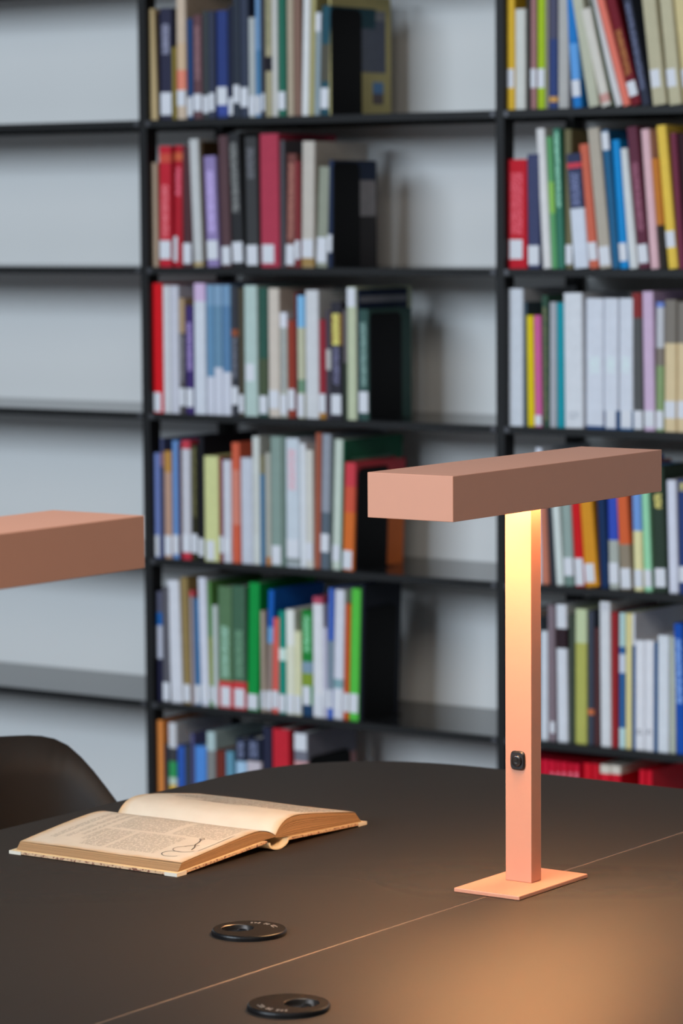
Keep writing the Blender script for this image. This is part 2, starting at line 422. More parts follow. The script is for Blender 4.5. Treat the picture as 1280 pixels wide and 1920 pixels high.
  (-3.8337, 0.0277, 0.2239, 0.037, 0.186, 0.0177, 'c8652a', 'red and orange', [(0.1742, 0.2372, 'c03a44'), (0.1207, 0.1742, 'c4503a')], [(0.002, 0.0404, 0.03, 0.86)], [], []),
 ]),
 ('middle', 5, [
  (-4.3301, 0.0174, 0.239, 0, 0.177, 0.0178, '20203a', 'grey blue and white', [(0.1929, 0.2485, '55566a'), (0.1645, 0.1929, '1f5fa5'), (0.0921, 0.1645, 'b8bac8')], [], [], []),
  (-4.3087, 0.0191, 0.2502, 0, 0.173, 0.0142, '55535a', 'dark grey', [], [(0.002, 0.042, 0.06, 0.94)], [], []),
  (-4.2886, 0.0324, 0.2657, -0.029, 0.194, 0.0166, 'c8c8ce', 'leaning white', [], [], [], []),
  (-4.2519, 0.0189, 0.2735, -0.0256, 0.201, 0.0153, '8a7448', 'gold brown', [], [(0.0037, 0.0415, 0.06, 0.94)], [], []),
  (-4.2326, 0.0083, 0.2459, -0.0137, 0.168, 0.0178, '9a8e92', 'red tipped grey', [(0.233, 0.2541, 'c04a50')], [], [], []),
  (-4.2224, 0.0141, 0.2292, -0.0033, 0.16, 0.0168, '3a6a95', 'blue and white', [], [(0.002, 0.0423, 0.06, 0.94)], [], []),
  (-4.2046, 0.0223, 0.2764, -0.0232, 0.192, 0.0143, 'c5c6d0', 'tall white', [], [(0.0102, 0.0455, 0.06, 0.94)], [], []),
  (-4.1819, 0.0072, 0.269, -0.0093, 0.187, 0.0159, '5a8a4a', 'thin leaf green', [(0.0441, 0.1497, '8f9a45')], [(0.0112, 0.0441, 0.06, 0.94)], [], []),
  (-4.173, 0.014, 0.2185, -0.0048, 0.148, 0.0152, 'b0b8b4', 'short pale grey', [], [(0.0053, 0.0428, 0.06, 0.94)], [], []),
  (-4.1586, 0.0367, 0.2607, 0, 0.185, 0.0168, '52704f', 'sage with red base', [(-0.0093, 0.0564, 'c0393a')], [(0.0025, 0.0446, 0.19, 0.85)], [(0.0634, 0.1756, '7a9a88')], []),
  (-4.1214, 0.0352, 0.264, 0, 0.192, 0.0177, '3f5f4a', 'second sage', [(-0.0064, 0.0579, 'c0393a')], [(0.003, 0.0427, 0.14, 0.88)], [(0.0661, 0.1687, '57775f')], []),
  (-4.0816, 0.0287, 0.2733, 0.0251, 0.205, 0.0154, '06873a', 'vivid green', [], [(0.002, 0.0342, 0.06, 0.94)], [], []),
  (-4.0442, 0.0111, 0.2149, 0, 0.153, 0.014, 'a09080', 'beige picture', [], [(0.0065, 0.044, 0.06, 0.94)], [], []),
  (-4.0327, 0.015, 0.2604, 0.0338, 0.186, 0.0157, '1056a8', 'blue topped picture', [(0.1472, 0.182, '6a9ac8'), (-0.0227, 0.1472, '8a7870')], [(0.0049, 0.0449, 0.06, 0.94)], [], []),
  (-4.0158, 0.0165, 0.202, 0.0241, 0.152, 0.0147, 'd05a50', 'salmon red', [], [(0.0089, 0.0464, 0.06, 0.94)], [], []),
  (-3.9989, 0.018, 0.2179, 0, 0.148, 0.0162, '12806e', 'teal', [(0.1123, 0.1384, 'c5dcd0')], [(0.0027, 0.0401, 0.06, 0.94)], [], []),
  (-3.9805, 0.0223, 0.2215, 0, 0.151, 0.0177, 'd0cfba', 'cream white', [(0.1459, 0.2252, 'dadad2')], [(0.002, 0.0416, 0.06, 0.94)], [], []),
  (-3.9573, 0.0164, 0.1771, 0, 0.13, 0.0173, 'cfcca8', 'short cream', [], [(0.002, 0.0407, 0.06, 0.94)], [], []),
  (-3.9393, 0.0272, 0.2231, 0, 0.17, 0.0175, '1d7a32', 'green lettered', [(0.0897, 0.1144, '7a90a0'), (0.0637, 0.0897, '7a9030'), (-0.012, 0.0228, '1a3a5a')], [(0.0228, 0.0624, 0.1, 0.82)], [(0.1342, 0.2108, '70a880')], []),
  (-3.9117, 0.0262, 0.253, 0, 0.181, 0.0189, 'd0cfd2', 'crimson topped white', [(0.2383, 0.2592, 'a8455a')], [(0.0025, 0.0471, 0.06, 0.94)], [], []),
  (-3.8848, 0.0096, 0.189, 0, 0.139, 0.0189, 'b8b5c5', 'short lavender grey', [], [(0.0214, 0.0584, 0.06, 0.94)], [], []),
  (-3.8728, 0.012, 0.2737, 0.018, 0.19, 0.0162, '3f62b5', 'bright blue', [(0.0598, 0.1632, '7a8a98')], [(0.0203, 0.0598, 0.06, 0.94)], [], []),
  (-3.8604, 0.0249, 0.271, 0.0285, 0.196, 0.0176, 'c8c8d2', 'white', [(0.0636, 0.0833, '7a9aa0')], [(0.0192, 0.0586, 0.06, 0.94)], [], []),
  (-3.8351, 0.0135, 0.2426, 0.032, 0.184, 0.0197, 'b8501f', 'burnt orange', [], [(0.0156, 0.055, 0.06, 0.94)], [], []),
  (-3.8195, 0.0237, 0.2759, 0.0309, 0.15, 0.0177, '4fb33f', 'grass green', [], [(0.0152, 0.0557, 0.06, 0.94)], [], []),
  (-3.7955, 0.007, 0.2864, 0.0339, 0.139, 0.0194, '161a26', 'black', [], [], [], []),
 ]),
 ('middle', 6, [
  (-4.3316, 0.0228, 0.2712, -0.0106, 0.197, 0.0146, 'd0803f', 'orange', [], [], [], []),
  (-4.3084, 0.0091, 0.2191, 0, 0.151, 0.0177, '2c2c38', 'thin black', [], [], [], []),
  (-4.2983, 0.0217, 0.2677, 0, 0.201, 0.0178, '3a3a3e', 'white topped black', [(0.2126, 0.2815, 'c0bfc2'), (0.1477, 0.1831, '2f8a50'), (0.1319, 0.1477, 'b0c0b0'), (0.0845, 0.1319, 'c8a040')], [], [], []),
  (-4.2734, 0.0207, 0.219, 0, 0.156, 0.0163, '2a52a0', 'deep blue', [], [], [], []),
  (-4.2511, 0.0118, 0.2226, 0, 0.156, 0.0154, '3a4048', 'thin charcoal', [], [], [], []),
  (-4.2389, 0.0099, 0.2485, 0, 0.177, 0.0198, '4a4a70', 'slim navy', [], [], [], []),
  (-4.228, 0.0312, 0.223, 0, 0.169, 0.0198, '4a80c5', 'bright blue', [], [], [], []),
  (-4.1941, 0.0233, 0.2572, 0, 0.18, 0.0176, '7a7a78', 'pale topped grey', [(0.2162, 0.2708, 'a5b8b8')], [], [], []),
  (-4.1704, 0.024, 0.2181, 0, 0.157, 0.0199, '6a2a20', 'dark red', [], [], [], []),
  (-4.142, 0.0212, 0.219, 0, 0.154, 0.0165, '5a8aa0', 'teal blue', [], [], [], []),
  (-4.1171, 0.0278, 0.2502, 0, 0.18, 0.0199, '1f2436', 'first navy volume', [(0.0637, 0.1998, '9ab8d0')], [], [(0.2075, 0.2424, '5a6078')], []),
  (-4.0852, 0.0381, 0.254, 0, 0.182, 0.0157, '1f2436', 'second navy volume', [(0.0682, 0.2038, 'b8aeb5')], [], [(0.2115, 0.2462, '5a6078')], []),
  (-4.0416, 0.0232, 0.2804, 0, 0.204, 0.0147, '23253a', 'tall blue black', [], [], [], []),
  (-4.017, 0.0433, 0.2792, 0, 0.197, 0.0167, 'b8202e', 'wide red', [], [], [], []),
  (-3.962, 0.035, 0.2757, 0, 0.181, 0.0187, '6a6a75', 'white labelled grey', [(0.1571, 0.2145, 'c09090')], [(0.2375, 0.2737, 0.06, 0.94)], [], []),
 ]),
 ('right', 1, [
  (-3.4293, 0.0213, 0.2683, 0, 0.194, 0.0141, 'd2a830', 'yellow', [], [(0.0437, 0.0805, 0.06, 0.94)], [], []),
  (-3.4076, 0.0244, 0.1971, 0, 0.151, 0.0156, 'c3c3bc', 'white', [], [], [], []),
  (-3.3828, 0.0088, 0.2491, 0, 0.174, 0.0187, '2a2a28', 'thin black', [], [], [], []),
  (-3.3714, 0.0125, 0.2425, 0, 0.168, 0.0156, '9b7070', 'dusty mauve', [], [(0.0422, 0.0794, 0.06, 0.94)], [], []),
  (-3.3585, 0.0177, 0.2478, 0, 0.174, 0.0199, '9ab520', 'lime green', [], [(0.0419, 0.0791, 0.06, 0.94)], [], []),
  (-3.3384, 0.0072, 0.2383, 0, 0.171, 0.0176, '8a8578', 'thin grey', [], [], [], []),
  (-3.3306, 0.0186, 0.2406, 0, 0.175, 0.0179, '2f3f70', 'navy', [(0.0133, 0.0235, 'c8954a'), (0.1359, 0.2696, '4a4a60')], [], [], []),
  (-3.3104, 0.024, 0.2309, 0, 0.159, 0.0185, 'a8a6a3', 'pale grey', [], [], [], []),
  (-3.2762, 0.0204, 0.2294, -0.0794, 0.161, 0.0186, '1a6fb5', 'leaning blue', [(0.0555, 0.1252, '5a95d0')], [(0.0221, 0.0541, 0.06, 0.94)], [], []),
  (-3.2401, 0.0243, 0.2305, -0.1803, 0.163, 0.0172, 'b0b09c', 'leaning sage', [], [], [], []),
  (-3.2102, 0.0215, 0.1889, -0.2435, 0.137, 0.0158, 'c8c2b8', 'leaning cream', [(0.0073, 0.0246, 'c09088')], [], [], []),
  (-3.1873, 0.006, 0.2113, -0.2355, 0.149, 0.0168, '2a3a20', 'thin dark green', [], [], [], []),
  (-3.1802, 0.0161, 0.2309, -0.2833, 0.168, 0.0185, 'c5c3c3', 'leaning white', [], [], [], []),
  (-3.1607, 0.0163, 0.2298, -0.2824, 0.16, 0.0142, 'f0705f', 'coral', [], [], [], []),
  (-3.1438, 0.0213, 0.2319, -0.2719, 0.175, 0.0167, '6a1220', 'maroon', [], [(0.0185, 0.0473, 0.06, 0.94)], [(0.0602, 0.1519, '8a5a30')], []),
  (-3.1221, 0.0185, 0.2197, -0.2084, 0.159, 0.0193, '2b2f3f', 'dark navy', [], [], [(0.031, 0.2026, '50546a')], []),
  (-3.0959, 0.0309, 0.2293, -0.1215, 0.171, 0.0141, 'b0a88c', 'first khaki volume', [], [(0.0342, 0.0685, 0.1, 0.73)], [], []),
  (-3.0612, 0.0281, 0.2279, -0.1096, 0.166, 0.0166, 'b3ab8e', 'second khaki volume', [], [(0.0348, 0.0689, 0.05, 0.74)], [], []),
  (-3.0288, 0.0267, 0.2266, -0.1179, 0.166, 0.0182, 'c5b585', 'third khaki volume', [], [(0.0339, 0.068, 0.06, 0.94)], [], []),
 ]),
 ('right', 2, [
  (-3.4283, 0.0473, 0.2156, 0, 0.163, 0.0169, 'b51525', 'wide red', [], [(0.0186, 0.0572, 0.15, 0.78)], [(0.0676, 0.189, 'c04a55')], []),
  (-3.3786, 0.0275, 0.2253, -0.012, 0.16, 0.0163, '3b4060', 'slate navy', [], [(0.0069, 0.0453, 0.06, 0.94)], [], []),
  (-3.3459, 0.0197, 0.2748, -0.0572, 0.192, 0.0191, 'cfcccb', 'leaning white', [], [], [], []),
  (-3.3234, 0.0124, 0.2582, -0.0483, 0.193, 0.0158, '5a9a65', 'leaf green', [(0.1086, 0.1703, '85b858')], [], [], []),
  (-3.3095, 0.0165, 0.2739, -0.0399, 0.204, 0.0144, '35705c', 'teal green', [], [], [(0.1202, 0.2666, '7aa890')], []),
  (-3.2926, 0.0159, 0.2722, -0.0132, 0.195, 0.0182, '6a6448', 'olive', [], [(0.0086, 0.0468, 0.06, 0.94)], [], []),
  (-3.2725, 0.0334, 0.2235, -0.0837, 0.167, 0.0157, 'c5cad5', 'navy and white', [(0.117, 0.2366, '2e3450'), (0.1958, 0.206, 'c03a48')], [], [(0.1228, 0.1871, '5c6280')], []),
  (-3.2387, 0.0205, 0.242, -0.1041, 0.167, 0.0195, 'c0604a', 'salmon', [], [(0.016, 0.0511, 0.06, 0.94)], [], []),
  (-3.2147, 0.027, 0.2719, -0.1064, 0.197, 0.0169, 'a89e90', 'grey beige', [], [(0.0059, 0.0424, 0.06, 0.94)], [], []),
  (-3.1867, 0.0172, 0.2685, -0.0956, 0.19, 0.017, '1f5a80', 'dark teal blue', [], [(0.2309, 0.2656, 0.06, 0.94)], [], []),
  (-3.1673, 0.0178, 0.2493, -0.0802, 0.181, 0.0149, '1080c0', 'sky blue', [], [(0.0148, 0.0496, 0.06, 0.94)], [], []),
  (-3.1492, 0.0194, 0.2317, -0.1071, 0.158, 0.0189, 'c8c9c8', 'white', [], [], [], []),
  (-3.1258, 0.0233, 0.2729, -0.1056, 0.203, 0.0154, '5a2a3a', 'wine red', [], [(0.0106, 0.0467, 0.06, 0.94)], [(0.0727, 0.2054, '7a4a5a')], []),
  (-3.1021, 0.0189, 0.2682, -0.0849, 0.196, 0.0188, 'd0a8ae', 'pink', [], [], [], []),
  (-3.0797, 0.0155, 0.2119, -0.0901, 0.157, 0.0142, 'b8702a', 'orange and black', [(-0.0109, 0.0841, '2a2420')], [], [], []),
  (-3.0638, 0.0214, 0.2746, -0.1008, 0.208, 0.0199, 'd8b548', 'yellow', [], [(0.0409, 0.0725, 0.06, 0.94)], [], []),
  (-3.0401, 0.0138, 0.2599, -0.0782, 0.178, 0.0182, '6a2a3f', 'mulberry', [], [], [], []),
  (-3.0255, 0.0176, 0.2581, -0.0747, 0.18, 0.0191, '2a1018', 'black maroon', [], [], [], []),
 ]),
 ('right', 3, [
  (-3.4321, 0.0409, 0.273, 0, 0.206, 0.0179, 'c0c4cb', 'wide white', [], [], [], []),
  (-3.3908, 0.0084, 0.2464, 0, 0.17, 0.0183, '3a4a55', 'thin blue grey', [], [], [], []),
  (-3.3801, 0.0168, 0.2199, -0.0124, 0.167, 0.0158, 'd0b810', 'yellow', [], [], [], []),
  (-3.3621, 0.0167, 0.2202, -0.0126, 0.161, 0.0149, 'c0588f', 'pink', [], [(0.002, 0.0224, 0.06, 0.94)], [], []),
  (-3.345, 0.0146, 0.2603, -0.0119, 0.181, 0.0165, '2f4a3c', 'dark green', [], [], [(0.0138, 0.2366, '5a5a40')], []),
  (-3.3299, 0.0165, 0.2471, 0, 0.169, 0.0177, 'a0a2a8', 'grey', [], [], [], []),
  (-3.3105, 0.0166, 0.2459, -0.007, 0.175, 0.0146, '108a98', 'teal', [], [], [], []),
  (-3.2928, 0.0426, 0.2653, -0.0122, 0.182, 0.0144, 'c9cbd0', 'thick white', [], [], [(0.0174, 0.0308, '909298')], []),
  (-3.2461, 0.0395, 0.2553, 0, 0.189, 0.0175, 'c6c9d2', 'first white volume', [(-0.0065, 0.0054, '2a4a78')], [], [(0.1085, 0.1409, 'a8b4c0')], []),
  (-3.2062, 0.0317, 0.2556, 0, 0.177, 0.0193, 'c6c9d2', 'second white volume', [(-0.0054, 0.0358, '2a4a78')], [(0.002, 0.0358, 0.14, 0.85)], [(0.1092, 0.1415, 'a8b4c0')], []),
  (-3.1709, 0.0316, 0.256, 0, 0.181, 0.0166, 'c6c9d2', 'third white volume', [(-0.0041, 0.037, '2a5a88')], [(0.0033, 0.037, 0.15, 0.91)], [(0.1101, 0.1423, 'a8b4c0')], []),
  (-3.1385, 0.0214, 0.2664, -0.0195, 0.192, 0.0176, '4f4f4f', 'red topped grey', [(0.2184, 0.2707, '7d2a2a')], [(0.002, 0.0377, 0.06, 0.94)], [], []),
  (-3.1162, 0.0247, 0.2694, -0.0209, 0.191, 0.0196, 'bfa5bf', 'lilac', [], [(0.0062, 0.0383, 0.06, 0.94)], [], []),
  (-3.0872, 0.0173, 0.2495, 0, 0.184, 0.0143, '7f9468', 'picture spined', [(0.2394, 0.2539, '6a80c0'), (0.1612, 0.2394, 'b5b5ba'), (0.1264, 0.1612, '7a7068')], [(0.0044, 0.0393, 0.06, 0.94)], [], []),
  (-3.0686, 0.0261, 0.2541, 0, 0.186, 0.0149, 'cdb892', 'first taupe and cream', [(0.1703, 0.2685, '777068')], [(0.0254, 0.0588, 0.06, 0.94)], [], []),
  (-3.0417, 0.0263, 0.2499, 0, 0.188, 0.017, 'cdb892', 'second taupe and cream', [(0.1707, 0.2686, '777068')], [(0.0261, 0.0594, 0.06, 0.94)], [], []),
 ]),
 ('right', 4, [
  (-3.4182, 0.0177, 0.2079, 0, 0.152, 0.0173, '8a8f98', 'grey', [], [], [], []),
  (-3.3983, 0.0164, 0.2163, 0, 0.157, 0.0156, '70584a', 'brown', [], [], [], []),
  (-3.3806, 0.0164, 0.222, 0, 0.165, 0.0155, 'b5b8bc', 'pale grey', [], [], [], []),
  (-3.3638, 0.015, 0.2712, 0.0037, 0.188, 0.0171, 'c9ccd6', 'tall white', [], [], [], []),
  (-3.3466, 0.0169, 0.2184, -0.0458, 0.155, 0.0154, 'b8705a', 'salmon', [], [], [], []),
  (-3.3293, 0.0123, 0.2312, -0.0636, 0.16, 0.0184, '2f3238', 'charcoal', [], [], [], []),
  (-3.3152, 0.0179, 0.2518, -0.0667, 0.184, 0.0183, 'c5ccc8', 'mint white', [], [], [], []),
  (-3.2933, 0.0225, 0.2603, -0.0499, 0.191, 0.0145, '8a9a94', 'sage grey', [(-0.003, 0.0194, '6a8078')], [(0.0194, 0.0555, 0.06, 0.94)], [], []),
  (-3.2679, 0.0207, 0.2464, -0.0632, 0.17, 0.0145, 'c01018', 'red', [], [(0.002, 0.0556, 0.06, 0.94)], [], []),
  (-3.2468, 0.0303, 0.2373, -0.0922, 0.166, 0.0176, 'c8861f', 'ochre', [], [(0.0084, 0.0456, 0.05, 0.75)], [], []),
  (-3.2135, 0.0188, 0.2481, -0.0506, 0.178, 0.0193, '0f2a50', 'dark navy', [], [], [], []),
  (-3.1917, 0.0226, 0.2542, -0.0276, 0.189, 0.0159, 'a0a49c', 'blue topped grey', [(0.0955, 0.2738, '3048a8')], [(0.0104, 0.0511, 0.06, 0.94)], [], []),
  (-3.1646, 0.0248, 0.2456, -0.0563, 0.181, 0.0142, '877a68', 'orange and brown', [(0.0886, 0.2749, 'c85a30')], [(0.0024, 0.0418, 0.06, 0.94)], [], []),
  (-3.1343, 0.0196, 0.2417, -0.0322, 0.167, 0.0143, 'd5cd9a', 'blue and cream', [(0.117, 0.2759, '6a90c8')], [(0.0065, 0.0409, 0.06, 0.94)], [], []),
  (-3.1143, 0.0175, 0.2397, -0.0466, 0.176, 0.0197, '8fc8a0', 'mint green', [], [(0.0071, 0.0415, 0.06, 0.94)], [], []),
  (-3.0902, 0.0272, 0.2435, -0.0348, 0.168, 0.0153, '2a382c', 'dark green gilt', [], [(0.0093, 0.046, 0.12, 0.97)], [(0.1632, 0.1912, 'c0a860')], []),
  (-3.0605, 0.021, 0.2188, -0.028, 0.161, 0.0198, 'c8c9d5', 'white', [], [], [], []),
  (-3.0373, 0.0171, 0.2209, -0.017, 0.152, 0.0189, '24386a', 'navy', [], [(0.0216, 0.0521, 0.06, 0.94)], [(0.1991, 0.2149, 'c0a860')], []),
 ]),
 ('right', 5, [
  (-3.4132, 0.0384, 0.2548, 0, 0.181, 0.0177, 'a89a90', 'beige', [], [], [], []),
  (-3.3722, 0.02, 0.242, 0, 0.171, 0.0154, '55606a', 'slate', [], [], [], []),
  (-3.3518, 0.0175, 0.2191, 0, 0.155, 0.0177, 'c5c9d0', 'short white', [], [], [], []),
  (-3.3323, 0.0175, 0.272, -0.0106, 0.189, 0.0163, '77686f', 'mauve grey', [], [(0.0154, 0.0382, 0.27, 0.88)], [], []),
  (-3.3127, 0.0247, 0.2745, -0.0142, 0.201, 0.019, 'c8cad0', 'black banded white', [(0.1868, 0.2269, '2a1a20')], [], [], []),
  (-3.2864, 0.0133, 0.2558, 0, 0.183, 0.0188, '3a4238', 'dark green', [], [], [], []),
  (-3.2721, 0.0274, 0.2684, 0, 0.194, 0.0191, 'a5a555', 'olive', [(0.201, 0.2759, 'b5bf98')], [], [], []),
  (-3.2424, 0.0141, 0.2663, 0, 0.193, 0.0176, '3a3f4c', 'dark slate', [(0.0592, 0.0705, 'c06a40')], [], [], []),
  (-3.2279, 0.0134, 0.2336, 0, 0.166, 0.0184, '4a2a2c', 'dark maroon', [], [], [], []),
  (-3.2105, 0.024, 0.287, -0.0115, 0.197, 0.0146, 'c8c9cc', 'tall white', [], [], [(0.2703, 0.2826, '909098')], []),
  (-3.1861, 0.0139, 0.2677, -0.0046, 0.184, 0.0152, '8f2025', 'dark red', [], [], [], []),
  (-3.1718, 0.0137, 0.267, 0, 0.192, 0.0193, '2a5a90', 'pale topped blue', [(0.2002, 0.2719, 'a8c4c4'), (0.1481, 0.1853, 'c0c8d8'), (-0.0111, 0.0387, 'b0ccd0')], [], [], []),
  (-3.1568, 0.015, 0.2668, 0, 0.182, 0.0186, 'd0c48a', 'pale yellow', [], [], [], []),
  (-3.14, 0.0054, 0.2678, 0, 0.201, 0.0168, '1f4f85', 'thin white and blue', [(0.2049, 0.274, 'd0d2da')], [], [], []),
  (-3.1342, 0.021, 0.2156, 0, 0.154, 0.0177, 'd0d0d5', 'first white volume', [], [], [(0.0289, 0.04, '77777c')], []),
  (-3.1121, 0.0205, 0.2172, 0, 0.148, 0.0168, 'd0d0d5', 'second white volume', [], [], [(0.0309, 0.042, '77777c')], []),
  (-3.09, 0.0064, 0.2136, 0, 0.147, 0.0149, '1a5080', 'thin blue', [], [], [], []),
  (-3.0832, 0.0253, 0.2293, 0, 0.163, 0.0162, 'c8ccd2', 'wide white', [], [], [], []),
  (-3.0574, 0.0132, 0.2279, 0, 0.157, 0.0193, 'a8ada0', 'grey green', [], [], [], []),
  (-3.0405, 0.0205, 0.2542, -0.0292, 0.179, 0.0155, '1048a0', 'bright blue', [], [], [(0.0975, 0.2248, '6a88c8')], []),
 ]),
 ('right', 6, [
  (-3.4092, 0.0134, 0.2749, 0, 0.194, 0.015, 'c00a2c', 'first slim red', [], [], [], []),
  (-3.3952, 0.0154, 0.2746, 0, 0.197, 0.0154, 'b80828', 'second slim red', [], [], [], []),
  (-3.3778, 0.0142, 0.2745, 0, 0.206, 0.0142, 'c00a2c', 'third slim red', [], [], [], []),
  (-3.3633, 0.014, 0.2738, 0, 0.206, 0.0162, 'b80828', 'fourth slim red', [], [], [], []),
  (-3.3489, 0.0161, 0.2732, 0, 0.2, 0.0181, 'c00a2c', 'fifth slim red', [], [], [], []),
  (-3.3312, 0.0138, 0.273, 0, 0.205, 0.0168, 'c00a2c', 'sixth slim red', [], [], [(0.2219, 0.2497, 'd05a6a')], []),
  (-3.3152, 0.0123, 0.273, 0, 0.2, 0.0147, 'b80828', 'seventh slim red', [], [], [(0.2237, 0.2515, 'd05a6a')], []),
  (-3.3026, 0.0135, 0.2726, 0, 0.2, 0.0157, 'c00a2c', 'eighth slim red', [], [], [(0.2248, 0.2526, 'd05a6a')], []),
  (-3.2886, 0.0126, 0.2718, 0, 0.189, 0.0184, 'b80828', 'ninth slim red', [], [], [(0.2257, 0.2535, 'd05a6a')], []),
  (-3.2733, 0.0136, 0.2721, 0, 0.186, 0.0152, 'c00a2c', 'tenth slim red', [], [], [(0.2277, 0.2554, 'd05a6a')], []),
  (-3.2511, 0.0188, 0.2758, 0, 0.19, 0.0154, 'c0081f', 'first broad red', [], [], [], []),
  (-3.2319, 0.0166, 0.2758, 0, 0.208, 0.0164, 'b80a20', 'second broad red', [], [], [], []),
  (-3.2135, 0.0241, 0.2759, 0, 0.195, 0.0162, 'c00a24', 'first cream topped red', [(0.2589, 0.2839, 'c5bcb0')], [], [], []),
  (-3.1887, 0.0223, 0.2765, 0, 0.195, 0.0168, 'b80a22', 'second cream topped red', [(0.2598, 0.286, 'c5bcb0')], [], [], []),
  (-3.1312, 0.0141, 0.2733, 0.0203, 0.201, 0.0184, 'c00a24', 'first leaning red', [], [], [], []),
  (-3.1137, 0.0135, 0.2741, 0.0222, 0.192, 0.015, 'c00a24', 'second leaning red', [], [], [], []),
 ]),
]
BOOKENDS = [(1, -3.8512, 5.473, 5.5827, 0.2191, 0), (2, -3.8471, 5.4715, 5.5668, 0.2167, 0), (3, -3.7627, 5.4782, 5.5941, 0.2199, 0), (4, -3.8048, 5.4831, 5.5969, 0.213, 0.037), (5, -3.7873, 5.4818, 5.5962, 0.2354, 0.0339), (6, -3.9257, 5.483, 5.6324, 0.2241, 0)]

SHELF_WORD = {1: 'top', 2: 'second', 3: 'third', 4: 'fourth', 5: 'fifth', 6: 'lowest'}
ALB = 1.25


def spine_material(name, hx, bands, titles, w, h):
    m = NT(name, 0.6, 0.0, 0.18)
    co = m.coord()
    s = m.xyz(co)
    nz = m.noise(co, 60, 2)
    c0 = lin(hx, ALB)
    col = m.mix(nz, tuple(c * 0.92 for c in c0[:3]) + (1,), tuple(min(1, c * 1.08) for c in c0[:3]) + (1,))
    for z0, z1, c in bands:
        col = m.mix(m.between(s[2], z0, z1), col, lin(c, ALB))
    for z0, z1, c in titles:
        # broken lettering running up the spine
        nn = m.noise(m.scale(co, (1.0, 1.0, 0.55)), 330, 1.0)
        msk = m.math('GREATER_THAN', nn, 0.47)
        msk = m.math('MULTIPLY', msk, m.between(s[2], z0, z1))
        msk = m.math('MULTIPLY', msk, m.between(s[0], w * 0.22, w * 0.78))
        msk = m.math('MULTIPLY', msk, m.math('LESS_THAN', s[1], 0.004))
        col = m.mix(msk, col, lin(c, ALB * 1.5))
    m.base(col)
    return m.mat


def make_book(x, z, spec, label, group):
    u0, w, h, tilt, d, fo, hx, desc, bands, labs, titles, pics = spec
    # lean about the bottom corner the book rests on
    if tilt <= 0:
        root = empty('book', (u0, YF + fo, z), (0, tilt, 0))
        off = 0.0
    else:
        root = empty('book', (u0 + w, YF + fo, z), (0, tilt, 0))
        off = -w
    tag(root, label, 'book', group)
    h = h / math.cos(tilt) if abs(tilt) < 0.4 else h
    mat = spine_material('cover_cloth', hx, bands, titles, w, h)
    t = min(0.0024, w * 0.2)
    r = min(0.004, w * 0.28)
    sec = [(0, d), (0, r), (r * 0.3, r * 0.3), (r, 0), (w - r, 0), (w - r * 0.3, r * 0.3), (w, r), (w, d),
           (w - t, d), (w - t, t + 0.001), (t, t + 0.001), (t, d)]
    n = len(sec)
    v = [(a, b, 0) for a, b in sec] + [(a, b, h) for a, b in sec]
    f = [(0, 11, 10, 1), (1, 10, 3, 2), (10, 9, 4, 3), (9, 6, 5, 4), (9, 8, 7, 6)]
    faces = [tuple(fc) for fc in f] + [tuple(n + q for q in reversed(fc)) for fc in f]
    faces += [(i, (i + 1) % n, n + (i + 1) % n, n + i) for i in range(n)]
    c = mesh('cover', v, faces, mat, root)
    c.location.x = off
    p = box('page_block', t + 0.0001, w - t - 0.0001, t + 0.0012, d - 0.004, 0.003, h - 0.004, M_PAPER, root)
    p.location.x = off
    for z0, z1, a, b in labs:
        a0, b0 = max(a, 0.05), min(b, 0.95)
        vv, ff = boxvf(a0 * w, b0 * w, -0.0004, 0.0008 + (r * 0.5 if a0 < 0.1 else 0), z0, min(z1, h - 0.001))
        lb = mesh('spine_label', vv, ff, M_LABEL, root)
        lb.location.x = off
    for k, (y0, y1, z0, z1, col) in enumerate(pics):
        pm = plain('cover_print', lin(col, ALB), 0.4, 0.3, 45)
        e = 0.0003 + 0.00015 * k
        vv, ff = boxvf(w - 0.0002, w + e, y0, y1, z0, z1)
        pb = mesh('cover_picture', vv, ff, pm, root)
        pb.location.x = off
    return root


for bay, si, rows in SHELF_BOOKS:
    prev = None
    for spec in rows:
        desc = spec[7]
        where = f"{bay} bay {SHELF_WORD[si]} shelf"
        if prev is None:
            label = f"{desc} book at the left end of {where}"
        else:
            label = f"{desc} book right of {prev} book, {where}"
        make_book(spec[0], SHELF_Z[si], spec, label, f"books on the {SHELF_WORD[si]} shelf of the {bay} bay")
        prev = desc

for si, x, ya, yb, h, tilt in BOOKENDS:
    z = SHELF_Z[si]
    root = empty('bookend', (x, ya, z), (0, 0, 0))
    tag(root, f"black metal bookend closing the book row on middle bay {SHELF_WORD[si]} shelf", 'bookend', 'bookends in the middle bay')
    D = yb - ya
    R = 0.016
    prof = [(0, 0), (D, 0), (D, h - R)]
    prof += [(D - R + R * math.cos(a), h - R + R * math.sin(a)) for a in [math.pi / 8 * k for k in range(1, 5)]]
    prof += [(R - R * math.sin(a), h - R + R * math.cos(a)) for a in [math.pi / 8 * k for k in range(0, 5)]]
    n = len(prof)
    th = 0.0022
    sh = math.tan(tilt)
    v = [(zz * sh, yy, zz) for yy, zz in prof] + [(th + zz * sh, yy, zz) for yy, zz in prof]
    f = [tuple(range(n - 1, -1, -1)), tuple(range(n, 2 * n))] + [(i, (i + 1) % n, n + (i + 1) % n, n + i) for i in range(n)]
    mesh('upright_plate', v, f, M_BOOKEND, root)
    box('foot_plate', th, 0.022, 0.0, D, 0.0, 0.0012, M_BOOKEND, root)

# ------------------------------------------------------------------ table
TZ = 0.74
SEAM = -1.966
XA, XB, YA, YB = -2.706, -1.226, 1.50, 3.831
table = empty('library_table', (SEAM, 2.66, 0))
tag(table, 'long dark brown library table with rounded corners and a centre seam', 'table')


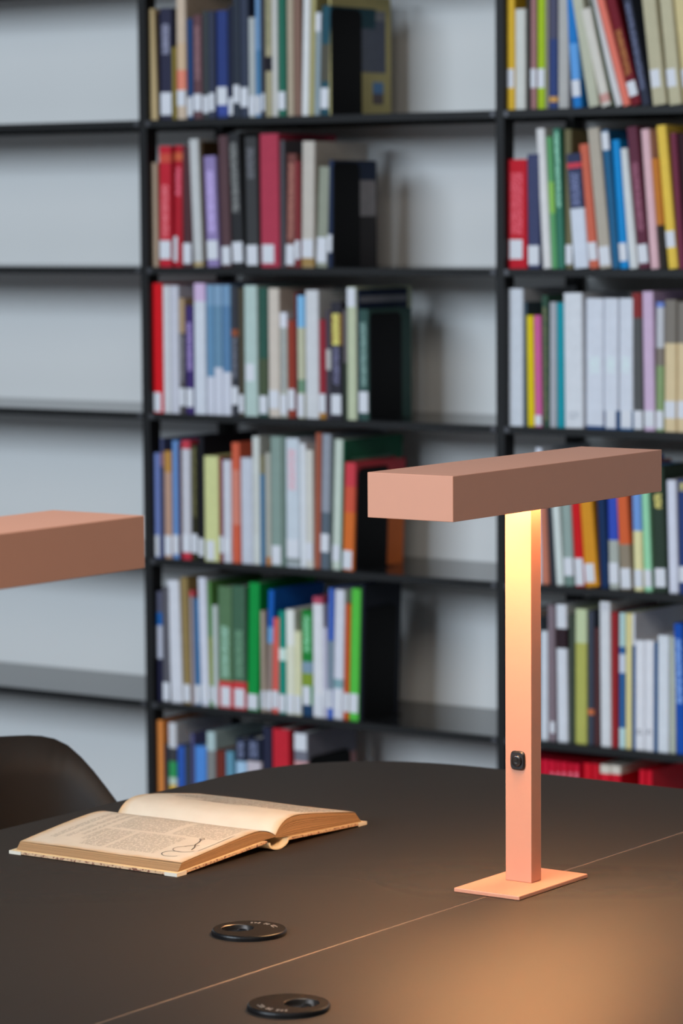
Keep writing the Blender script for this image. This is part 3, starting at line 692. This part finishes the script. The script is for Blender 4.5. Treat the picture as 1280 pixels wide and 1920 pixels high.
def corner(cx_, cy_, sx, sy, a=0.30, n=2.6, steps=20):
    out = []
    for k in range(steps + 1):
        t = math.pi / 2 * k / steps
        out.append((cx_ + sx * a * math.cos(t) ** (2 / n), cy_ + sy * a * math.sin(t) ** (2 / n)))
    return out


G = 0.0011
tx, ty = SEAM, 2.66
c1 = corner(XA + 0.30, YB - 0.30, -1, 1)             # far outer corner, from left edge to far edge
c2 = corner(XA + 0.30, YA + 0.30, -1, -1)
left = list(reversed(c1)) + c2 + [(SEAM - G, YA), (SEAM - G, YB)]
left = [(x - tx, y - ty) for x, y in left]
prism('tabletop_panel', left, TZ - 0.026, TZ, M_TABLE, table, 0.0008)
rightp = [(-x, y) for x, y in reversed(left)]
prism('tabletop_panel', rightp, TZ - 0.026, TZ, M_TABLE, table, 0.0008)
box('seam_strip', -0.012, 0.012, YA - ty + 0.01, YB - ty - 0.004, TZ - 0.034, TZ - 0.0264, M_LEG, table)
box('seam_infill', -G, G, YA - ty + 0.002, YB - ty - 0.002, TZ - 0.026, TZ - 0.0005, M_STRIP, table)
for sx in (-1, 1):
    for sy in (-1, 1):
        box('leg', sx * 0.52 - 0.025, sx * 0.52 + 0.025, sy * 0.92 - 0.025, sy * 0.92 + 0.025, 0.0, TZ - 0.0265, M_LEG, table, 0.003)
    box('side_beam', sx * 0.52 - 0.018, sx * 0.52 + 0.018, -0.894, 0.894, TZ - 0.09, TZ - 0.0345, M_LEG, table)
for sy in (-1, 1):
    box('cross_beam', -0.494, 0.494, sy * 0.92 - 0.018, sy * 0.92 + 0.018, TZ - 0.09, TZ - 0.0345, M_LEG, table)

# ------------------------------------------------------------------ lamps


def make_lamp(y, label, lit):
    root = empty('desk_lamp', (-1.9660, y, TZ + 0.0003))
    tag(root, label, 'lamp', 'salmon desk lamps along the table seam')
    box('base_plate', -0.0445, 0.0445, -0.0765, 0.0765, 0, 0.0048, M_LAMP, root, 0.0009)
    box('pillar', -0.0178, 0.0178, -0.0065, 0.0155, 0.0048, 0.4500, M_LAMP, root, 0.0008)
    # hollow head: top slab with four skirts, open below
    W, Lh, z0, z1, t = 0.0565, 0.2308, 0.4473, 0.4977, 0.0022
    v = []
    for (w, l) in ((W, Lh), (W - t, Lh - t)):
        v += [(-w, -l, z0), (w, -l, z0), (w, l, z0), (-w, l, z0)]
    v += [(-W, -Lh, z1), (W, -Lh, z1), (W, Lh, z1), (-W, Lh, z1)]
    q = W - t, Lh - t
    v += [(-q[0], -q[1], z1 - t), (q[0], -q[1], z1 - t), (q[0], q[1], z1 - t), (-q[0], q[1], z1 - t)]
    f = [(8, 9, 10, 11), (15, 14, 13, 12)]
    for i in range(4):
        j = (i + 1) % 4
        f += [(i, j, 8 + j, 8 + i), (4 + j, 4 + i, 12 + i, 12 + j), (j, i, 4 + i, 4 + j)]
    o = mesh('head', v, f, M_LAMP, root)
    bevel(o, 0.0007, 2)
    # diffuser recessed in the head, in two runs either side of the pillar socket
    dm = M_LED if lit else M_LED_OFF
    d = box('diffuser', -W + 0.012, W - 0.012, -Lh + 0.012, Lh - 0.012, z0 + 0.030, z0 + 0.033, dm, root)
    sw = empty_part = None
    # rocker switch on the pillar front
    pts = []
    for k in range(32):
        a = 2 * math.pi * k / 32
        n = 4.0
        c, s = math.cos(a), math.sin(a)
        pts.append((0.0098 * math.copysign(abs(c) ** (2 / n), c), 0.0112 * math.copysign(abs(s) ** (2 / n), s)))
    zc = 0.148

    def plate(name, scale, ya, yb, mat, parent, inset=0.86):
        rings = [(scale, ya), (scale, (ya + yb) / 2), (scale * inset, yb)]
        vv, ff = [], []
        for sc, yy in rings:
            vv += [(px * sc, yy, zc + pz * sc) for px, pz in pts]
        m_ = len(pts)
        for r_ in range(2):
            ff += [(r_ * m_ + i, r_ * m_ + (i + 1) % m_, (r_ + 1) * m_ + (i + 1) % m_, (r_ + 1) * m_ + i) for i in range(m_)]
        ff += [tuple(range(2 * m_, 3 * m_)), tuple(range(m_ - 1, -1, -1))]
        return mesh(name, vv, ff, mat, parent)
    sw = plate('switch', 1.0, -0.0065, -0.0098, M_SWITCH, root)
    vv, ff = [], []
    for sc, yy in ((0.0068, -0.0095), (0.0068, -0.0112), (0.0058, -0.0122), (0.003, -0.0115), (0.0005, -0.0112)):
        vv += [(sc * math.cos(2 * math.pi * k / 24), yy, zc + sc * math.sin(2 * math.pi * k / 24)) for k in range(24)]
    for r_ in range(4):
        ff += [(r_ * 24 + i, r_ * 24 + (i + 1) % 24, (r_ + 1) * 24 + (i + 1) % 24, (r_ + 1) * 24 + i) for i in range(24)]
    ff.append(tuple(range(96, 120)))
    mesh('button', vv, ff, M_BUTTON, sw, True)
    return root


make_lamp(3.1700, 'glowing salmon desk lamp with its whole pillar and base plate on the table', True)
make_lamp(2.1700, 'salmon desk lamp head reaching in at the left edge above the open book', False)

# ------------------------------------------------------------------ power outlets in the table


def make_outlet(x, y, hole, text_dir, label):
    root = empty('table_outlet', (x, y, TZ + 0.0002))
    tag(root, label, 'power outlet', 'round power outlets beside the table seam')
    R, r, n = 0.0412, 0.0172, 64
    hx, hy = hole
    ang = [2 * math.pi * k / n for k in range(n)]
    v, f = [], []
    rings = [(0, 0, R, 0.0), (0, 0, R + 0.0002, 0.0030), (0, 0, R - 0.0004, 0.0046), (0, 0, R - 0.0016, 0.0054),
             (hx, hy, r + 0.0008, 0.0054), (hx, hy, r, 0.0048), (hx, hy, r, 0.0008)]
    for ax, ay, rr, zz in rings:
        v += [(ax + rr * math.cos(a), ay + rr * math.sin(a), zz) for a in ang]
    fr = []
    for k in range(len(rings) - 1):
        (fr if k < 3 else f).extend([(k * n + i, k * n + (i + 1) % n, (k + 1) * n + (i + 1) % n, (k + 1) * n + i) for i in range(n)])
    mesh('cap', v, f, M_GROMMET, root)
    mesh('rim', v, fr, M_RIM, root)
    vv = [(hx + (r - 0.0001) * math.cos(a), hy + (r - 0.0001) * math.sin(a), 0.0010) for a in ang]
    mesh('socket_floor', vv, [tuple(range(n))], M_CAVITY, root)
    # raised earth pin and socket rim inside the cavity
    v, f = [], []
    for rr, zz in ((0.0052, 0.001), (0.0052, 0.0034), (0.0040, 0.0034), (0.0040, 0.0012)):
        v += [(hx + 0.004 + rr * math.cos(a), hy + 0.003 + rr * math.sin(a), zz) for a in ang[::2]]
    h = n // 2
    for k in range(3):
        f += [(k * h + i, k * h + (i + 1) % h, (k + 1) * h + (i + 1) % h, (k + 1) * h + i) for i in range(h)]
    mesh('socket_ring', v, f, M_BUTTON, root)
    # worn, unreadable pale marking printed along the cap
    v, f = [], []
    tr = random.Random(3)
    for g in range(10):
        if g in (3, 6):
            continue
        a = text_dir + math.radians(-36 + g * 8.0)
        for s in range(2):
            rr = 0.0275 + 0.0036 * s + tr.uniform(-0.0006, 0.0006)
            px, py = rr * math.cos(a), rr * math.sin(a)
            tx_, ty_ = -math.sin(a), math.cos(a)
            l = tr.uniform(0.0009, 0.0016)
            wdt = tr.uniform(0.0006, 0.0014)
            k = len(v)
            for sa, sb in ((-1, -1), (1, -1), (1, 1), (-1, 1)):
                v.append((px + sa * l * tx_ + sb * wdt * math.cos(a), py + sa * l * ty_ + sb * wdt * math.sin(a), 0.00545))
            f.append((k, k + 1, k + 2, k + 3))
    mesh('printed_marking', v, f, M_MARK, root)
    return root


make_outlet(-2.0790, 2.7885, (-0.0125, -0.0045), math.radians(85), 'round black table power outlet left of the seam, on the open book side')
make_outlet(-1.8455, 2.5394, (0.0100, 0.0080), math.radians(265), 'round black table power outlet right of the seam, at the bottom edge of the picture')

# ------------------------------------------------------------------ open book
BX0, BX1 = -2.592, -2.331            # head to tail of the covers
GY = 3.187                            # gutter
book = empty('open_book', (0, 0, TZ + 0.0004))
tag(book, 'old open book with yellowed printed pages and worn pale cover, lying on the table', 'book')


def interp(pts, y):
    for (a, za), (b, zb) in zip(pts, pts[1:]):
        if a <= y <= b:
            t = (y - a) / (b - a)
            return za + (zb - za) * t
    return pts[-1][1] if y > pts[-1][0] else pts[0][1]


def smooth_prof(pts, n=40):
    """Catmull-Rom through the profile points"""
    P = [pts[0]] + pts + [pts[-1]]
    out = []
    for i in range(1, len(P) - 2):
        for k in range(8):
            t = k / 8
            q = []
            for c in (0, 1):
                p0, p1, p2, p3 = P[i - 1][c], P[i][c], P[i + 1][c], P[i + 2][c]
                q.append(0.5 * (2 * p1 + (p2 - p0) * t + (2 * p0 - 5 * p1 + 4 * p2 - p3) * t * t + (3 * p1 - p0 - 3 * p2 + p3) * t ** 3))
            out.append(tuple(q))
    out.append(pts[-1])
    return out


LTOP = smooth_prof([(2.9975, 0.0135), (3.03, 0.0172), (3.08, 0.0222), (3.125, 0.0262), (3.152, 0.0268), (3.172, 0.0232), (GY - 0.0004, 0.0165)])
RTOP = smooth_prof([(GY + 0.0004, 0.0165), (3.196, 0.0255), (3.209, 0.0325), (3.228, 0.0352), (3.258, 0.0330), (3.31, 0.0258), (3.3605, 0.0180)])
LBOT = [(2.990, 0.0044), (3.165, 0.0146), (GY, 0.0150)]
RBOT = [(GY, 0.0140), (3.208, 0.0118), (3.374, 0.0046)]


def old_paper(name, texts, flip):
    m = NT(name, 0.75, 0, 0.25)
    uv = m.coord('UV')
    s = m.xyz(uv)
    p, q = s[0], s[1]
    n = m.noise(m.scale(uv, (3.0, 3.0, 1.0)), 3.0, 4)
    col = m.mix(n, (0.52, 0.46, 0.37, 1), (0.60, 0.55, 0.46, 1))
    # browned paper rim
    e = m.math('MINIMUM', m.math('MINIMUM', p, m.math('SUBTRACT', 1.0, p)), q if not flip else m.math('SUBTRACT', 1.0, q))
    nn = m.math('MULTIPLY_ADD', m.noise(uv, 9.0, 3), 0.05, -0.02)
    e = m.math('ADD', e, nn)
    mr = m.node('ShaderNodeMapRange')
    m.put(mr.inputs[0], e)
    mr.inputs[1].default_value = 0.055
    mr.inputs[2].default_value = 0.0
    mr.inputs[3].default_value = 0.0
    mr.inputs[4].default_value = 0.75
    col = m.mix(mr.outputs[0], col, (0.50, 0.29, 0.11, 1))
    mask = None
    for p0, p1, q0, q1 in texts:
        k = m.math('MULTIPLY', m.between(p, p0, p1), m.between(q, q0, q1))
        mask = k if mask is None else m.math('MAXIMUM', mask, k)
    line = m.math('GREATER_THAN', m.math('SINE', m.math('MULTIPLY', p, 2 * math.pi * 78)), -0.35)
    word = m.math('GREATER_THAN', m.noise(m.scale(uv, (78.0, 46.0, 1.0)), 1.0, 1.0), 0.44)
    ink = m.math('MULTIPLY', m.math('MULTIPLY', line, word), mask)
    ink = m.math('MULTIPLY', ink, 0.9 if flip else 0.45)
    m.base(m.mix(ink, col, (0.11, 0.09, 0.07, 1)))
    return m.mat


def edge_paper():
    m = NT('browned_page_edges', 0.85, 0, 0.2)
    uv = m.coord('UV')
    s = m.xyz(uv)
    wob = m.noise(m.scale(uv, (9.0, 1.5, 1.0)), 2.0, 3)
    v = m.math('MULTIPLY_ADD', wob, 0.10, s[1])
    n = m.noise(m.scale(uv, (3.0, 1.0, 1.0)), 2.0, 4)
    st = m.node('ShaderNodeTexNoise', noise_dimensions='1D')
    m.put(st.inputs['W'], m.math('MULTIPLY', v, 22.0))
    st.inputs['Scale'].default_value = 1.0
    st.inputs['Detail'].default_value = 3.0
    mr = m.node('ShaderNodeMapRange')
    m.put(mr.inputs[0], st.outputs['Fac'])
    mr.inputs[1].default_value = 0.36
    mr.inputs[2].default_value = 0.60
    c = m.mix(mr.outputs[0], (0.085, 0.042, 0.019, 1), (0.44, 0.265, 0.13, 1))
    m.base(m.mix(m.math('MULTIPLY', n, 0.25), c, (0.40, 0.245, 0.13, 1)))
    m.bump(st.outputs['Fac'], 0.5, 0.0008)
    return m.mat


M_EDGE = edge_paper()


def cover_mat():
    m = NT('marbled_cover_paper', 0.7, 0, 0.3)
    co = m.coord()
    a = m.noise(co, 260, 3)
    b = m.noise(co, 60, 2)
    mr = m.node('ShaderNodeMapRange')
    m.put(mr.inputs[0], a)
    mr.inputs[1].default_value = 0.50
    mr.inputs[2].default_value = 0.62
    c = m.mix(b, (0.42, 0.27, 0.16, 1), (0.58, 0.42, 0.27, 1))
    m.base(m.mix(mr.outputs[0], c, (0.16, 0.06, 0.04, 1)))
    return m.mat


M_COVER = cover_mat()
M_VELLUM = plain('worn_vellum', (0.66, 0.58, 0.40), 0.6, 0.12, 80)
M_CORNER = plain('pale_corner_vellum', (0.58, 0.55, 0.47), 0.6, 0.08, 80)
M_INSIDE = plain('cover_turn_in', (0.66, 0.50, 0.28), 0.7, 0.1, 60)
M_INK = plain('brown_ink', (0.07, 0.05, 0.04), 0.7, 0.2, 60)

PX0, PX1 = BX0 + 0.006, BX1 - 0.0035


def page_block(top, bot, outer_first):
    """solid of leaves between the curved top and the cover board"""
    v, f, uv = [], [], []
    L = 6
    rows = []
    for side, x in ((0, PX0), (1, PX1)):
        for (y, z) in top:
            # lower layers are pushed towards the board's outline
            k = (y - top[0][0]) / (top[-1][0] - top[0][0])
            yb = bot[0][0] + (bot[-1][0] - bot[0][0]) * k
            zb = interp(bot, yb)
            for l in range(L + 1):
                t = l / L
                v.append((x, yb + (y - yb) * t, zb + (z - zb) * t))
                uv.append((k, t))
    n = len(top)

    def idx(side, i, l):
        return side * n * (L + 1) + i * (L + 1) + l
    for i in range(n - 1):
        for l in range(L):
            f.append((idx(1, i, l), idx(1, i + 1, l), idx(1, i + 1, l + 1), idx(1, i, l + 1)))
            f.append((idx(0, i, l), idx(0, i, l + 1), idx(0, i + 1, l + 1), idx(0, i + 1, l)))
        f.append((idx(0, i, L), idx(1, i, L), idx(1, i + 1, L), idx(0, i + 1, L)))
        f.append((idx(0, i, 0), idx(0, i + 1, 0), idx(1, i + 1, 0), idx(1, i, 0)))
    for l in range(L):
        f.append((idx(0, 0, l), idx(1, 0, l), idx(1, 0, l + 1), idx(0, 0, l + 1)))
        f.append((idx(0, n - 1, l), idx(0, n - 1, l + 1), idx(1, n - 1, l + 1), idx(1, n - 1, l)))
    return mesh('page_block', v, f, M_EDGE, book, False, uv)


def top_page(top, mat, lift):
    NXP = 26
    v, f, uv = [], [], []
    n = len(top)
    for a in range(NXP + 1):
        p = a / NXP
        x = PX0 + (PX1 - PX0) * p
        for i, (y, z) in enumerate(top):
            q = (y - top[0][0]) / (top[-1][0] - top[0][0])
            w = 0.0006 * math.sin(p * 5 + q * 3) ** 2
            v.append((x, y, z + lift + w))
            uv.append((p, q))
    for a in range(NXP):
        for i in range(n - 1):
            k = a * n + i
            f.append((k, k + n, k + n + 1, k + 1))
    o = mesh('page', v, f, mat, book, True, uv)
    return o


def page_pt(top, p, q, lift):
    y = top[0][0] + (top[-1][0] - top[0][0]) * q
    w = 0.0006 * math.sin(p * 5 + q * 3) ** 2
    return Vector((PX0 + (PX1 - PX0) * p, y, interp(top, y) + lift + w))


LTXT = [(0.085, 0.125, 0.16, 0.92), (0.155, 0.185, 0.20, 0.92), (0.21, 0.235, 0.28, 0.9),
        (0.26, 0.30, 0.20, 0.46), (0.31, 0.45, 0.10, 0.465), (0.475, 0.77, 0.10, 0.465),
        (0.27, 0.60, 0.505, 0.97), (0.635, 0.93, 0.505, 0.97)]
RTXT = [(0.30, 0.96, 0.40, 0.93), (0.06, 0.30, 0.50, 0.93)]
page_block(LTOP, LBOT, True)
page_block(RTOP, RBOT, False)
pl = top_page(LTOP, old_paper('printed_old_page', LTXT, False), 0.0003)
pr = top_page(RTOP, old_paper('sparse_old_page', RTXT, True), 0.0003)


def ink_line(pts, top, width, parent):
    v, f = [], []
    P = [page_pt(top, p, q, 0.0007) for p, q in pts]
    for i, a in enumerate(P):
        d = (P[min(i + 1, len(P) - 1)] - P[max(i - 1, 0)])
        d.z = 0
        d = d.normalized() if d.length > 0 else Vector((1, 0, 0))
        s = Vector((-d.y, d.x, 0)) * width / 2
        v += [tuple(a - s), tuple(a + s)]
    for i in range(len(P) - 1):
        f.append((2 * i, 2 * i + 1, 2 * i + 3, 2 * i + 2))
    return mesh('ink_drawing', v, f, M_INK, parent)


def arc(cp, cq, rp, rq, a0, a1, n=18):
    return [(cp + rp * math.cos(math.radians(a0 + (a1 - a0) * k / n)), cq + rq * math.sin(math.radians(a0 + (a1 - a0) * k / n))) for k in range(n + 1)]


ink_line(arc(0.865, 0.135, 0.055, 0.055, 60, 330), LTOP, 0.0009, pl)
ink_line(arc(0.875, 0.245, 0.060, 0.060, 110, 360), LTOP, 0.0009, pl)
ink_line([(0.915, 0.25), (0.90, 0.31), (0.875, 0.36), (0.865, 0.42), (0.845, 0.475)], LTOP, 0.0016, pl)
ink_line([(0.845, 0.30), (0.875, 0.345), (0.905, 0.355)], LTOP, 0.0016, pl)
ink_line(arc(0.845, 0.485, 0.012, 0.016, 0, 360), LTOP, 0.0012, pl)
ink_line([(0.955, 0.25), (0.958, 0.45), (0.955, 0.62), (0.955, 0.9)], LTOP, 0.0007, pl)
ink_line([(0.16, 0.40), (0.28, 0.395), (0.40, 0.385), (0.52, 0.37), (0.60, 0.36)], RTOP, 0.0009, pr)
ink_line([(0.38, 0.42), (0.42, 0.40), (0.47, 0.41)], RTOP, 0.0009, pr)


def board(y0, y1, z0, z1, name='cover_board'):
    """tilted cover board, y0<y1, z at each end"""
    t = 0.0030
    v, f = [], []
    for x in (BX0, BX1):
        v += [(x, y0, z0), (x, y1, z1), (x, y1, z1 + t), (x, y0, z0 + t)]
    f = [(0, 3, 2, 1), (4, 5, 6, 7), (0, 1, 5, 4), (1, 2, 6, 5), (2, 3, 7, 6), (3, 0, 4, 7)]
    o = mesh(name, v, f, M_COVER, book)
    bevel(o, 0.0006, 2)
    return o


bl = board(2.984, 3.166, 0.0004, 0.0105)
br = board(3.207, 3.381, 0.0075, 0.0004)


def turn_in(parent, y0, y1, z0, z1):
    v = []
    e = 0.0032
    for x in (BX0 + 0.001, BX1 - 0.001):
        v += [(x, y0, z0 + e), (x, y1, z1 + e), (x, y1, z1 + e + 0.0005), (x, y0, z0 + e + 0.0005)]
    f = [(0, 3, 2, 1), (4, 5, 6, 7), (0, 1, 5, 4), (1, 2, 6, 5), (2, 3, 7, 6), (3, 0, 4, 7)]
    return mesh('endpaper', v, f, M_INSIDE, parent)


turn_in(bl, 2.985, 3.160, 0.0004, 0.0102)
turn_in(br, 3.213, 3.380, 0.0073, 0.0004)
for par, y, sgn in ((bl, 2.9835, 1), (br, 3.3815, -1)):
    for x, sx in ((BX0 - 0.0004, 1), (BX1 + 0.0004, -1)):
        tri = [(x, y), (x + sx * 0.019, y), (x, y + sgn * 0.019)]
        if sx * sgn < 0:
            tri.reverse()
        zt = 0.0040
        v = [(a, b, -0.0001) for a, b in tri] + [(a, b, zt + 0.0006 * (abs(b - y) / 0.019)) for a, b in tri]
        mesh('corner_piece', v, [(2, 1, 0), (3, 4, 5), (0, 1, 4, 3), (1, 2, 5, 4), (2, 0, 3, 5)], M_CORNER, par)
# hollow rounded back
v, f = [], []
NA = 22
for x in (BX0 + 0.001, BX1 + 0.002):
    for rr in (1.0, 0.84):
        for k in range(NA + 1):
            a = math.pi * (0.98 + 1.04 * k / NA)
            v.append((x, GY + 0.0215 * rr * math.cos(a), 0.0105 + 0.0104 * rr * math.sin(a)))
m1 = NA + 1
for k in range(NA):
    a, b = k, k + 1
    f += [(a, 2 * m1 + a, 2 * m1 + b, b), (m1 + b, 3 * m1 + b, 3 * m1 + a, m1 + a), (a, b, m1 + b, m1 + a), (2 * m1 + b, 2 * m1 + a, 3 * m1 + a, 3 * m1 + b)]
mesh('spine', v, f, M_VELLUM, book)

# ------------------------------------------------------------------ chair
CX, CY = -2.72, 3.29
chair = empty('shell_chair', (CX, CY, 0))
tag(chair, 'dark brown moulded shell armchair pushed in at the table edge', 'chair')
HGT = [(0, 0.797), (20, 0.796), (36, 0.793), (41, 0.787), (45, 0.777), (50, 0.756), (55, 0.729), (60, 0.701), (70, 0.660), (90, 0.630), (108, 0.580), (122, 0.500), (135, 0.462)]
RAD = [(0, 0.272), (41, 0.274), (45, 0.269), (50, 0.258), (55, 0.247), (60, 0.241), (80, 0.245), (110, 0.250), (135, 0.245)]
NT_, NR = 72, 12
v, f = [], []
th = 0.009
for layer in (0, 1):
    for i in range(NT_ + 1):
        dg = -135 + 270 * i / NT_
        zt, rt = interp(HGT, abs(dg)), interp(RAD, abs(dg))
        c, s = math.cos(math.radians(dg)), math.sin(math.radians(dg))
        for j in range(NR + 1):
            t = j / NR
            if t < 0.4:                       # seat pan
                k = t / 0.4
                r = (0.05 + 0.95 * k) * 0.185
                z = 0.445 + 0.012 * k * k
            else:                             # wall rising to the rim
                k = (t - 0.4) / 0.6
                r = 0.185 + (rt - 0.185) * (k ** 0.6)
                z = 0.457 + (zt - 0.457) * k ** 1.25
            if layer:
                if t < 0.4:
                    z -= th
                else:
                    r += th * 0.9
                    z -= th * 0.5 * (1 - k)
            v.append((-r * c, r * s, z))
n1 = (NT_ + 1) * (NR + 1)
for i in range(NT_):
    for j in range(NR):
        a = i * (NR + 1) + j
        b = a + NR + 1
        f.append((a, a + 1, b + 1, b))
        f.append((n1 + a, n1 + b, n1 + b + 1, n1 + a + 1))
    a = i * (NR + 1) + NR
    b = a + NR + 1
    f.append((a, n1 + a, n1 + b, b))
for i in (0, NT_):
    for j in range(NR):
        a = i * (NR + 1) + j
        f.append((a, n1 + a, n1 + a + 1, a + 1) if i == 0 else (a, a + 1, n1 + a + 1, n1 + a))
# seat centre and front lip
shell = mesh('shell', v, f, M_CHAIR, chair, True)
pts = [(0.20 * math.cos(a), 0.185 * math.sin(a)) for a in [2 * math.pi * k / 40 for k in range(40)]]
prism('seat_pad', [(x + 0.03, y) for x, y in pts], 0.4465, 0.4640, M_CHAIR, chair, 0.004)
for sx in (-1, 1):
    for sy in (-1, 1):
        v, f = [], []
        for k, (r, x, y, z) in enumerate(((0.013, sx * 0.11, sy * 0.11, 0.437), (0.008, sx * 0.21, sy * 0.21, 0.0))):
            v += [(x + r * math.cos(2 * math.pi * q / 12), y + r * math.sin(2 * math.pi * q / 12), z) for q in range(12)]
        f = [(i, 12 + i, 12 + (i + 1) % 12, (i + 1) % 12) for i in range(12)] + [tuple(range(12)), tuple(range(23, 11, -1))]
        mesh('leg', v, f, M_LEG, chair, True)
